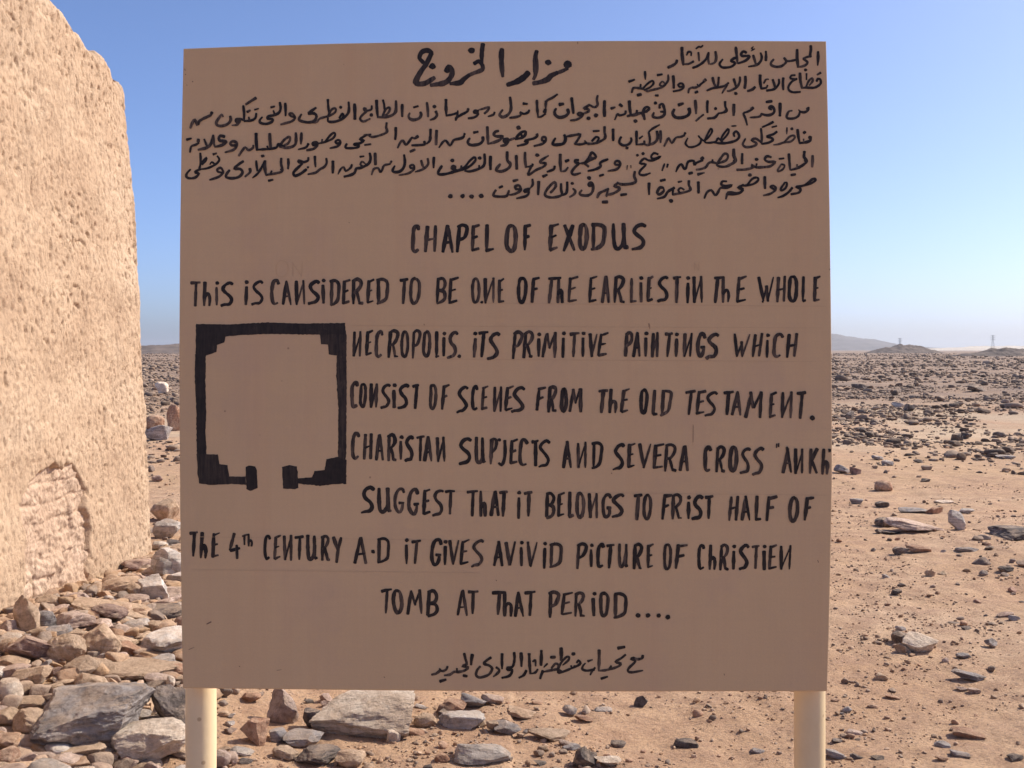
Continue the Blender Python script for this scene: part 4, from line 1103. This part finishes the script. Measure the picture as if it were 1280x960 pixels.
# window  cx cy w h turn  material style | label (what it is) | short phrase others can refer to
HEROES = '''
P 440 755 470 400 0 grey plate|broad flat dark grey boulder at the bottom left, biggest in the rubble|big flat grey boulder
P 125 272 100 212 82 tan round|tall tan stone standing on end against the mud wall|tall upright tan stone
P 175 420 225 150 -22 purple block|large purplish brown boulder below the upright tan stone|purplish brown boulder
P 300 420 160 160 10 tan round|tan lump pressed against the right side of the purplish brown boulder|
P 55 410 125 95 0 tan round|rounded tan stone at the left picture edge below the mud wall|round tan stone at the left edge
P 35 325 66 92 80 pink block|small pale pinkish stone leaning at the left edge beside the tall upright stone|
P 205 290 105 115 0 grey round|smooth grey stone between the tall upright stone and the pink one|smooth grey stone
P 220 205 105 85 0 tan round|tan stone wedged at the foot of the blocked doorway|
P 328 185 105 62 8 pink round|low pinkish stone lying highest under the blocked doorway|
P 288 236 92 56 5 pink block|small brownish pink stone stacked under the low pinkish stone|
P 380 238 98 56 -24 pale slab|narrow whitish grey streaked stone tilted down to the right|whitish streaked stone
P 335 300 195 115 8 pink block|wide pink lumpy stone in the middle of the heap below the doorway|wide pink stone
P 255 338 122 72 8 grey block|grey angular stone tucked behind the purplish brown boulder|
P 455 385 195 165 -6 tan block|blocky yellowish tan stone in the centre of the left heap|blocky yellowish stone
P 540 235 330 120 -26 tan slab|long tan slab sloping down to the right below the wall corner|long sloping tan slab
P 545 125 195 95 14 tan round|log shaped tan stone lying against the wall corner|log shaped tan stone
P 635 28 125 66 0 purple round|rounded reddish brown stone topmost in the heap at the wall corner|
P 775 42 115 116 -30 pale block|pale grey split boulder beside the sign's left edge|pale split boulder
P 710 140 145 135 -14 pale block|light grey angular block with a sharp ridge near the sign edge|light grey ridged block
P 612 190 128 58 0 pink round|flattish pinkish brown cobble in front of the log shaped stone|
P 735 246 225 76 -4 dark slab|dark layered slate slab poking out beside the sign|dark layered slab
P 505 272 145 84 -10 purple round|wine coloured cobble resting on the long sloping tan slab|wine coloured cobble
P 562 335 98 84 -40 pink round|smooth beige cobble below the wine coloured one|
P 715 310 82 62 -12 tan round|small knobbly tan cobble below the dark layered slab|
P 803 305 76 42 0 pink slab|flat pinkish stone half hidden by the sign under the dark slab|
P 765 398 205 165 -4 pale plate|big pale layered block close to the sign's lower left edge|big pale layered block
P 612 420 125 84 -24 red block|rusty orange stone between the yellowish block and the pale layered one|rusty orange stone
P 465 460 84 62 10 grey block|small grey pink stone at the foot of the yellowish block|
P 610 520 400 120 -10 tan slab|broad flat tan slab lying just above the big grey boulder|broad flat tan slab
P 690 865 345 230 8 cream round|large pitted cream boulder at the bottom beside the left post|pitted cream boulder
P 790 720 150 255 70 dark block|dark purplish boulder in shade between grey boulder and left post|dark shaded boulder
P 175 780 195 175 -20 tan round|heart shaped tan boulder left of the big grey boulder|heart shaped boulder
P 130 682 180 95 6 tan round|flat brownish stone behind the heart shaped boulder|
P 35 622 118 142 14 cream round|pale yellow boulder cut off by the left picture edge|pale yellow boulder
P 150 560 155 135 30 tan block|dull brown block in front of the purplish brown boulder|dull brown block
P 268 526 88 58 10 purple round|small mauve cobble between the dull brown block and the flat tan slab|
P 362 522 155 135 40 tan round|pale tan rock tilted against the end of the broad flat slab|
P 60 526 134 84 22 pink round|oblong pinkish tan cobble above the pale yellow boulder|
P 38 745 120 115 -28 tan block|tan wedge between pale yellow and heart shaped boulders|tan wedge
P 45 850 140 95 -10 red block|brown stone in the dark gap at the lower left|
P 30 925 110 110 0 red round|reddish brown stone in the bottom left corner|
P 140 932 84 84 30 pink block|pale pink stone at the bottom edge left of the big grey boulder|
P 240 612 105 84 20 tan round|tan cobble leaning on the upper left rim of the big grey boulder|
P 704 616 108 62 24 dark shard|dark angular shard on the right rim of the big grey boulder|
P 788 598 36 62 75 cream shard|tiny white upright shard near the sign's lower left corner|
P 215 492 62 56 0 pale block|small light grey stone on the front of the purplish brown boulder|
Q 620 540 88 92 10 tan round|rounded tan boulder behind the heap at the wall's right edge|round boulder at the wall edge
Q 628 606 96 82 22 pale slab|pale grey slab propped below the round boulder at the wall edge|
Q 630 738 118 125 -30 pale block|faceted whitish grey rock between wall corner and sign|
Q 600 668 56 42 0 cream round|small cream cobble against the wall's right edge|
Q 652 662 58 40 -10 dark block|small dark stone behind the heap beside the sign edge|
Q 607 76 40 48 80 cream block|small whitish stone standing on the far plain beyond the wall|
Q 580 208 62 62 0 red round|dark rusty boulder beyond the wall casting shade|dark rusty boulder
Q 655 192 50 112 0 red round|tall brown stacked rock beyond the wall at the sign edge|
Q 598 246 84 66 12 grey block|grey boulder in front of the dark rusty one beyond the wall|
Q 590 415 36 26 0 purple round|lone dark cobble on the sand between wall and sign|
U 720 170 362 205 0 cream plate|largest pale boulder lying under the middle of the sign|largest pale boulder under the sign
U 410 138 108 145 68 pink block|pinkish grey stone standing on edge under the sign|stone standing on edge
U 315 236 104 116 30 red block|rusty tan stone below and left of the standing one|
U 390 246 64 62 0 grey block|small grey stone wedged right of the rusty tan one|
U 488 256 140 76 0 grey block|dull grey block before the largest pale boulder|
U 540 325 165 84 0 dark round|dark knobbly grey boulder at the bottom under the sign|dark knobbly boulder
U 665 336 108 74 0 tan round|egg shaped tan cobble at the bottom edge under the sign|
U 420 312 104 62 -6 tan round|brown rounded stone left of the dark knobbly boulder|
U 250 306 84 40 -18 pale slab|flat bluish grey chip near the left post|
U 170 336 74 78 60 pink round|pinkish cobble touching the right side of the left post|
U 518 186 66 84 80 dark block|dark grey stone in the shade behind the largest pale boulder|
U 950 190 86 64 0 tan round|small tan dome shaped stone right of the largest pale boulder|tan dome shaped stone
U 1090 184 165 78 -4 pale slab|flat pale grey flagstone under the sign's centre|flat grey flagstone
U 1050 134 104 66 -8 red block|rusty stone lying on the far side of the flagstone|
U 1130 114 96 70 -30 grey block|grey tilted stone behind the flat grey flagstone|
U 1205 105 82 50 -8 pink slab|flat pink stone right of the grey tilted one|
U 828 248 52 56 -40 cream block|small cream block in front of the largest pale boulder|
U 285 100 78 42 6 red slab|low brown slab just under the sign's bottom edge near the left post|
U 912 230 64 34 -30 red slab|thin reddish chip left of the tan dome shaped stone|
U 1165 322 205 92 -6 pale slab|wide pale slab half buried at the bottom under the sign|wide half buried pale slab
U 1014 332 54 42 0 red round|small reddish cobble left of the half buried pale slab|
U 206 333 60 58 0 pink round|tan pink cobble at the bottom near the left post|
V 92 154 96 46 -18 tan block|tan wedge shaped stone under the sign's centre right|tan wedge stone
V 190 226 145 62 -16 tan block|brown knobbly block right of the half buried slab|brown knobbly block
V 315 316 86 84 50 dark block|dark slate stone standing at the bottom edge under the sign|dark standing slate
V 405 326 94 52 -8 cream block|pale tan brick shaped stone right of the dark standing slate|
V 275 274 64 32 -5 grey slab|small flat grey chip behind the dark standing slate|
V 42 202 96 52 -14 grey block|grey lumpy stone left of the brown knobbly block|
V 526 108 48 48 60 dark shard|dark spiky stone on the sand below the sign|dark spiky stone
V 320 172 64 26 -8 red slab|thin rusty flake left of the dark spiky stone|
V 388 140 64 24 0 grey slab|thin grey flake level with the dark spiky stone|
V 445 262 54 28 0 dark block|small dark grey chip right of the flat grey chip|
V 690 262 84 44 0 dark block|dark crumbly cluster stone in the open sand below the sign|dark crumbly stone
V 950 288 62 30 0 grey block|grey chip left of the right post|grey chip by the right post
R 358 326 112 76 0 red round|rounded brown boulder alone on orange sand right of the sign|round brown boulder
R 545 568 325 100 -13 pink slab|long pinkish grey log like rock on the sand right of the sign|long log like rock
R 360 545 105 66 0 dark round|dark blunt stone at the left end of the long log like rock|
R 392 604 126 24 -8 dark slab|thin dark flake in front of the long log like rock|
R 793 534 88 136 78 pale block|pale stone standing upright right of the long log like rock|upright pale stone
R 535 472 158 38 0 grey slab|flat grey slab behind the long log like rock|
R 666 474 92 48 0 red block|brown stone at the right end of the flat grey slab|
R 716 420 108 28 0 cream slab|thin whitish flat stone behind the upright pale one|
R 855 476 84 36 -4 pale slab|pale hollow flat stone right of the upright one|
R 1125 612 200 92 0 dark plate|dark grey slab cut by the right picture edge|dark slab at the right edge
R 562 704 140 62 -8 red slab|flat reddish brown stone below the log like rock|flat reddish stone
R 456 716 84 56 28 dark block|dark grey stone touching the flat reddish one|
R 866 706 132 36 0 grey slab|crumbling grey low stone below the upright pale one|
R 1090 826 88 42 0 dark round|small dark brown oval stone at the far right|dark oval stone
R 348 436 74 44 0 dark shard|small dark pyramid shaped stone behind the log like rock|
R 195 416 72 38 0 grey slab|small grey chip left of the dark pyramid shaped stone|
R 118 226 92 62 -16 grey block|grey crumbly boulder beside the sign's right edge|grey crumbly boulder
R 190 235 60 50 0 purple block|brownish stone at the right foot of the grey crumbly boulder|
R 378 188 66 38 -10 grey block|grey stone on the orange sand beyond the round brown boulder|
R 566 176 52 26 -10 dark block|lone dark chip right of the orange sand patch|
R 606 290 56 24 0 dark slab|small dark flake right of the round brown boulder|
R 790 32 64 52 0 dark block|dark boulder at the edge of the far stony field|
R 1090 150 104 28 0 grey slab|low grey stone on the pale sand at the far right|
R 325 155 70 34 -20 grey slab|flat grey stone behind the orange sand patch|
S 470 340 185 118 -16 cream block|big pale grey boulder on the open sand right of the sign|big pale sand boulder
S 385 312 90 70 20 dark block|dark broken rock leaning on the left of the big pale boulder|
S 392 368 66 58 -50 tan block|small tan block in front of the big pale boulder|
S 722 508 144 72 -12 grey block|crumpled grey rock right of the big pale sand boulder|crumpled grey rock
S 285 506 62 44 0 tan shard|small brown pyramid stone left below the big pale boulder|small brown pyramid stone
S 905 196 84 32 4 purple slab|flat dark maroon stone at the far right|flat maroon stone
S 948 212 50 34 0 grey block|grey pebble touching the flat maroon stone|
S 840 338 54 50 -40 grey block|small grey stone above the crumpled grey rock|
S 696 400 68 34 0 grey round|smooth grey cobble between the pale boulder and the crumpled rock|
S 605 425 32 32 0 pink block|tiny pink stone below the big pale sand boulder|
S 690 566 58 24 -8 pink slab|thin pink chip below the crumpled grey rock|
S 750 575 54 28 0 purple block|dark maroon chip beside the thin pink chip|
S 712 790 150 56 -6 red slab|dark rusty slab low on the sand toward the bottom right|dark rusty slab
S 150 780 94 38 -8 pink slab|pinkish flat stone right of the right post|pinkish flat stone
S 50 890 110 54 -10 grey block|grey splintered stone at the bottom right of the right post|
S 165 906 66 34 -20 dark slab|thin dark chip with pale edge right of the splintered stone|
S 270 916 64 32 0 dark block|small dark stone at the bottom right of the post|
S 590 912 64 28 -14 red slab|thin rusty chip near the bottom edge|
S 960 910 76 42 -10 dark block|dark stone in the bottom right corner|
S 590 850 74 42 -12 grey block|grey stone below the dark rusty slab|
S 680 892 84 42 -10 grey slab|flat grey stone near the bottom below the dark rusty slab|
S 382 262 48 26 -8 grey slab|grey chip just behind the big pale sand boulder|
S 716 262 48 24 0 dark block|tiny dark chip right of the big pale sand boulder|
S 660 235 74 20 -22 dark slab|narrow dark sliver pointing down right of the pale boulder|
S 245 656 54 28 -8 red slab|thin rusty chip under the brown pyramid stone|
S 55 622 42 20 0 red slab|tiny rusty flake beside the sign's lower right corner|
S 340 606 68 26 -12 red slab|buried reddish flake right of the thin rusty chip|
T 470 545 80 42 -14 pale slab|pale flat stone in the middle of the far stony field|pale flat stone in the stony field
T 545 562 60 50 0 dark shard|dark pointed stone right of the pale flat one in the stony field|
T 232 700 64 34 0 dark round|dark dome shaped stone on pale sand near the sign's right edge|dark dome on pale sand
T 160 612 66 58 0 dark block|dark block at the sign's edge in the far stony field|
T 850 750 70 56 0 dark block|black looking jagged stone at the front of the stony field|jagged black stone
T 912 745 70 44 0 dark shard|dark stone just right of the jagged black one|
T 1120 735 84 44 -16 dark slab|dark slab at the front right of the stony field|
T 845 540 80 36 0 dark block|dark low boulder in the middle right of the stony field|
T 970 440 110 50 -16 dark block|long dark ridge of rock far out on the right|
T 225 425 92 40 -14 dark slab|dark flat rock far out beside the sign's edge|
'''
REFS = []; HB = []; used = set()
hs = 100
for ln in HEROES.strip().splitlines():
    a, lab, ph = ln.split('|'); tk = a.split(); ox, oy, sc = WIN[tk[0]]; cx, cy, ww, hh_, rot = map(float, tk[1:6])
    px, py, pw_, phh = ox+cx/sc, oy+cy/sc, ww/sc, hh_/sc; hs += 7
    big = pw_ > 34
    set_stone(px, py, pw_, phh, rot, tk[6], tk[7], hs, 5 if pw_ > 80 else 4 if big else 3, lab, lift=.03 if lab.startswith(('wine', 'dark angular', 'tiny white')) else 0.)
    used.add(lab); HB.append((px, py, pw_/2, phh/2))
    if ph: REFS.append((px, py, ph))
REFS += [(250, 925, 'left sign post'), (1011, 925, 'right sign post')]

# smaller stones filling the heap and dotting the sand, each one a thing
SIZE = lambda w: 'tiny' if w < 11 else 'small' if w < 22 else 'medium'
TONE = dict(tan='tan', cream='pale cream', grey='grey', pale='light grey', dark='dark', purple='purple brown', pink='pinkish', red='rusty brown')
FORM = dict(round='rounded cobble', block='angular stone', slab='flat chip', shard='jagged chip')
g = np.random.default_rng(77)
def label_for(px, py, wpx, mat, style):
    for rx, ry, ph in sorted(REFS, key=lambda r: (r[0]-px)**2 + 2*(r[1]-py)**2)[:14]:
        dx, dy = px-rx, (py-ry)*1.4
        rel = ('to the right of' if dx > 0 else 'to the left of') if abs(dx) > abs(dy) else ('in front of' if dy > 0 else 'behind')
        t = f'{SIZE(wpx)} {TONE[mat]} {FORM[style]} {rel} the {ph}'
        if t not in used and len(t.split()) <= 16: used.add(t); return t
    return None
def scatter(n, region, sizes, mats, tries=60, cover=.60, group='loose stones'):
    made = 0
    for _ in range(n*tries):
        if made >= n: break
        px, py = region(); wpx = sizes(py); hpx = wpx*g.uniform(.5, .85)
        if any(((px-hx)/(rx*cover+wpx*.25))**2 + ((py-hy)/(ry*cover+hpx*.25))**2 < 1 for hx, hy, rx, ry in HB): continue
        mat = mats[g.integers(len(mats))]; style = ('round', 'block', 'block', 'slab', 'block', 'shard')[g.integers(6)]
        lab = label_for(px, py, wpx, mat, style)
        if not lab: continue
        set_stone(px, py, wpx, hpx, g.uniform(-25, 25), mat, style, int(g.integers(1e6)), 3 if wpx > 20 else 2, lab, group)
        HB.append((px, py, wpx/2, hpx/2)); made += 1
def heap():
    while True:
        px, py = g.uniform(-12, 232), g.uniform(640, 985)
        if py > 790-px*.53 + 6: return px, py
scatter(88, heap, lambda y: g.uniform(18, 46)*(y/860), ['tan', 'tan', 'pink', 'pale', 'purple', 'tan', 'red', 'cream', 'tan', 'tan', 'pale', 'pink'], group='stones filling the rubble heap')
scatter(34, lambda: (g.uniform(265, 720), g.uniform(866, 985)), lambda y: g.uniform(6, 17), ['tan', 'red', 'grey', 'pink', 'dark', 'pale'], group='loose stones on the sand under the sign')
scatter(22, lambda: (g.uniform(1042, 1290), g.uniform(660, 985)), lambda y: g.uniform(5, 13), ['grey', 'red', 'pink', 'dark', 'tan'], cover=.8, group='loose stones on the sand beside the sign')

# ---------------------------------------------------------------- countless smaller stones and gravel
def stone_field(name, xs, ys, sizes, cols, sub, seed, sink=.2, flat=(.35, .75)):
    g = np.random.default_rng(seed); n = len(xs); kinds = [stone(seed*31+q, (1, 1, 1), ('block', 'shard', 'block', 'slab')[q % 4], sub)[0] for q in range(16)]; f0 = ICO[sub][1]; m = len(kinds[0])
    kv = np.stack(kinds); kv -= 0; pick = g.integers(0, 16, n); yaw = g.uniform(0, 2*math.pi, n)
    d = np.stack([np.ones(n), g.uniform(.55, .95, n), g.uniform(*flat, n)], 1)*sizes[:, None]
    V = kv[pick]*d[:, None, :]; c, s = np.cos(yaw)[:, None], np.sin(yaw)[:, None]
    V = np.stack([V[..., 0]*c-V[..., 1]*s, V[..., 0]*s+V[..., 1]*c, V[..., 2]], -1)
    zz = fine_z(xs, ys); V += np.stack([xs, ys, zz + d[:, 2]*(.5-sink)], 1)[:, None, :]
    Fc = (f0[None]+np.arange(n)[:, None, None]*m).reshape(-1, 3)
    me = mesh_from(name, V.reshape(-1, 3), Fc, smooth=False)
    ca = me.color_attributes.new('stone_tone', 'FLOAT_COLOR', 'POINT')
    cc = np.concatenate([cols, np.ones((n, 1))], 1); ca.data.foreach_set('color', np.repeat(cc, m, 0).astype(np.float32).ravel())
    return me
k = N('scattered_stone'); at_ = k.n('ShaderNodeAttribute', attribute_name='stone_tone'); v = k.coord()
c0 = k.mix(k.ramp(k.noise(v, 30, 6, .7), [(.4, 0.), (.7, .45)]), at_.outputs['Color'], (.13, .093, .07))
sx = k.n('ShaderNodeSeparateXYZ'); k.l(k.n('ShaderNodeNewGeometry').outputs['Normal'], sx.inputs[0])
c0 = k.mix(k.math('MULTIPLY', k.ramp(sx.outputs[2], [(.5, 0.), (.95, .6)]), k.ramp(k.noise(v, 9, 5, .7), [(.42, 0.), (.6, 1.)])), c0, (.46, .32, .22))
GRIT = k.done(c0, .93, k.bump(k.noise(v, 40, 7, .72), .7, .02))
def tones(n, table, seed):
    g = np.random.default_rng(seed); t = np.array(table); c = t[g.integers(0, len(t), n)]; return np.clip(c*g.uniform(.8, 1.35, (n, 1))*np.array((1.06, .98, .88)), 0, .8)
def wedge(n, r0, r1, a0, a1, seed, power=1.):
    g = np.random.default_rng(seed); r = (r0**(2-power) + g.random(n)*(r1**(2-power)-r0**(2-power)))**(1/(2-power)) if power != 2 else r0*(r1/r0)**g.random(n)
    a = g.uniform(a0, a1, n); return r*np.sin(a), r*np.cos(a)
def keep_mask(x, y, seed, sc, lo, hi):
    return np.random.default_rng(seed).random(len(x)) < sstep(lo, hi, fbm(xyz(x*sc, y*sc, seed), 3))
clear = lambda x, y: ((x-WA[0])*WN[0]+(y-WA[1])*WN[1] > .06) | ((x-WA[0])*WD[0]+(y-WA[1])*WD[1] > UC+.1)
DARKS = [(.12, .088, .07), (.15, .113, .092), (.19, .142, .114), (.24, .185, .152), (.30, .23, .188), (.19, .124, .09), (.34, .25, .185)]
HEAPC = [(.42, .28, .18), (.36, .24, .15), (.47, .33, .23), (.30, .23, .185), (.40, .29, .22), (.32, .20, .13), (.25, .20, .17)]
GRAVEL = [(.42, .27, .17), (.34, .22, .145), (.26, .19, .15), (.32, .25, .205), (.47, .34, .25), (.38, .24, .17), (.20, .155, .13), (.40, .29, .215)]
MIXED = [(.40, .26, .16), (.30, .19, .125), (.20, .155, .135), (.26, .215, .19), (.46, .34, .25), (.13, .105, .095), (.38, .24, .19), (.27, .15, .09)]
# far stony plain
x, y = wedge(120000, 14.5, 48, -.58, .62, 5, 1.1); r = np.hypot(x, y); q = keep_mask(x, y, 3, .22, -.5, .4) & keep_mask(x, y, 4, .9, -.85, .3) & (np.random.default_rng(9).random(len(x)) < sstep(13.5, 22, r)*.92+.05); x, y = x[q], y[q]
gg = np.random.default_rng(6); r = np.hypot(x, y); sz = np.exp(gg.normal(math.log(.052), .62, len(x)))
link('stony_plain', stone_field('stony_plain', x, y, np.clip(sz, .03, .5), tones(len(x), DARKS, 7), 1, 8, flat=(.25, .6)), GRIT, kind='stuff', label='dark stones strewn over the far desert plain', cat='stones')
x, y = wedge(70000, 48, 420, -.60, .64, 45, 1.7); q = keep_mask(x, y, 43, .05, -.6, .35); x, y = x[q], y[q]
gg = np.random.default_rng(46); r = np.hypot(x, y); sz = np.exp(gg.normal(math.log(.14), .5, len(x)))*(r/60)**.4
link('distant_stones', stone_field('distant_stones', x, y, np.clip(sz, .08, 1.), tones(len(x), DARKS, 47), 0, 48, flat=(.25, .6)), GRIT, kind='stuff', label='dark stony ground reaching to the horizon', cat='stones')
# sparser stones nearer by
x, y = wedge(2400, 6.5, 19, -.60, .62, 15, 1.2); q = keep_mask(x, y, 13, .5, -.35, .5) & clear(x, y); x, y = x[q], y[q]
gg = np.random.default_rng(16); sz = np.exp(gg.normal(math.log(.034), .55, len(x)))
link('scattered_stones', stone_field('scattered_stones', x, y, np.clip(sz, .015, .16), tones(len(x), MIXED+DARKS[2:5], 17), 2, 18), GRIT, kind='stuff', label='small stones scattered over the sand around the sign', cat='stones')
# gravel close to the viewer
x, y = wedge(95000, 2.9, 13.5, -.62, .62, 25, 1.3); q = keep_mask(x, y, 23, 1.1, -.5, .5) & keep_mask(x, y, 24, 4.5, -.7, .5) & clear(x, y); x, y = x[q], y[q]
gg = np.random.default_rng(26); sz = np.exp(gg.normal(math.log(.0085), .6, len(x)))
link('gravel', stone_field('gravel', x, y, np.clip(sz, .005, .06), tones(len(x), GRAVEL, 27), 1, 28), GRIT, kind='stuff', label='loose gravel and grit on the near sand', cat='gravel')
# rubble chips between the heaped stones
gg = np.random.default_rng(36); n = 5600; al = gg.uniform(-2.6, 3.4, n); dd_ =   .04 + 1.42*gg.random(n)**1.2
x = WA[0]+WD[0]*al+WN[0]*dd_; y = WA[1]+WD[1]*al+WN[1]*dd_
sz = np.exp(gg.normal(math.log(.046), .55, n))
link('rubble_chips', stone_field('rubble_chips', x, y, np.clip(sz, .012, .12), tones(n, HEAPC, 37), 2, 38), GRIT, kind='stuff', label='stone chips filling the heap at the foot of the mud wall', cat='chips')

# ---------------------------------------------------------------- dusty air
hb = 9400.; ht = 75.; z0 = float(gv[:, 2].min()) - 1.5
V = np.array([(x_, y_, z_) for z_ in (z0, ht) for x_, y_ in ((-hb, -hb), (hb, -hb), (hb, hb), (-hb, hb))])
me = mesh_from('haze', V, [[3, 2, 1, 0], [4, 5, 6, 7], [0, 1, 5, 4], [1, 2, 6, 5], [2, 3, 7, 6], [3, 0, 4, 7]], False)
hm = bpy.data.materials.new('dusty_air'); hm.use_nodes = True; ht_ = hm.node_tree; ht_.nodes.clear()
ov = ht_.nodes.new('ShaderNodeOutputMaterial'); pv = ht_.nodes.new('ShaderNodeVolumePrincipled')
pv.inputs['Color'].default_value = (.86, .88, .92, 1); pv.inputs['Density'].default_value = .00019; pv.inputs['Anisotropy'].default_value = .35
ht_.links.new(pv.outputs[0], ov.inputs['Volume'])
link('haze', me, hm, kind='stuff', label='pale dusty air over the desert', cat='haze')
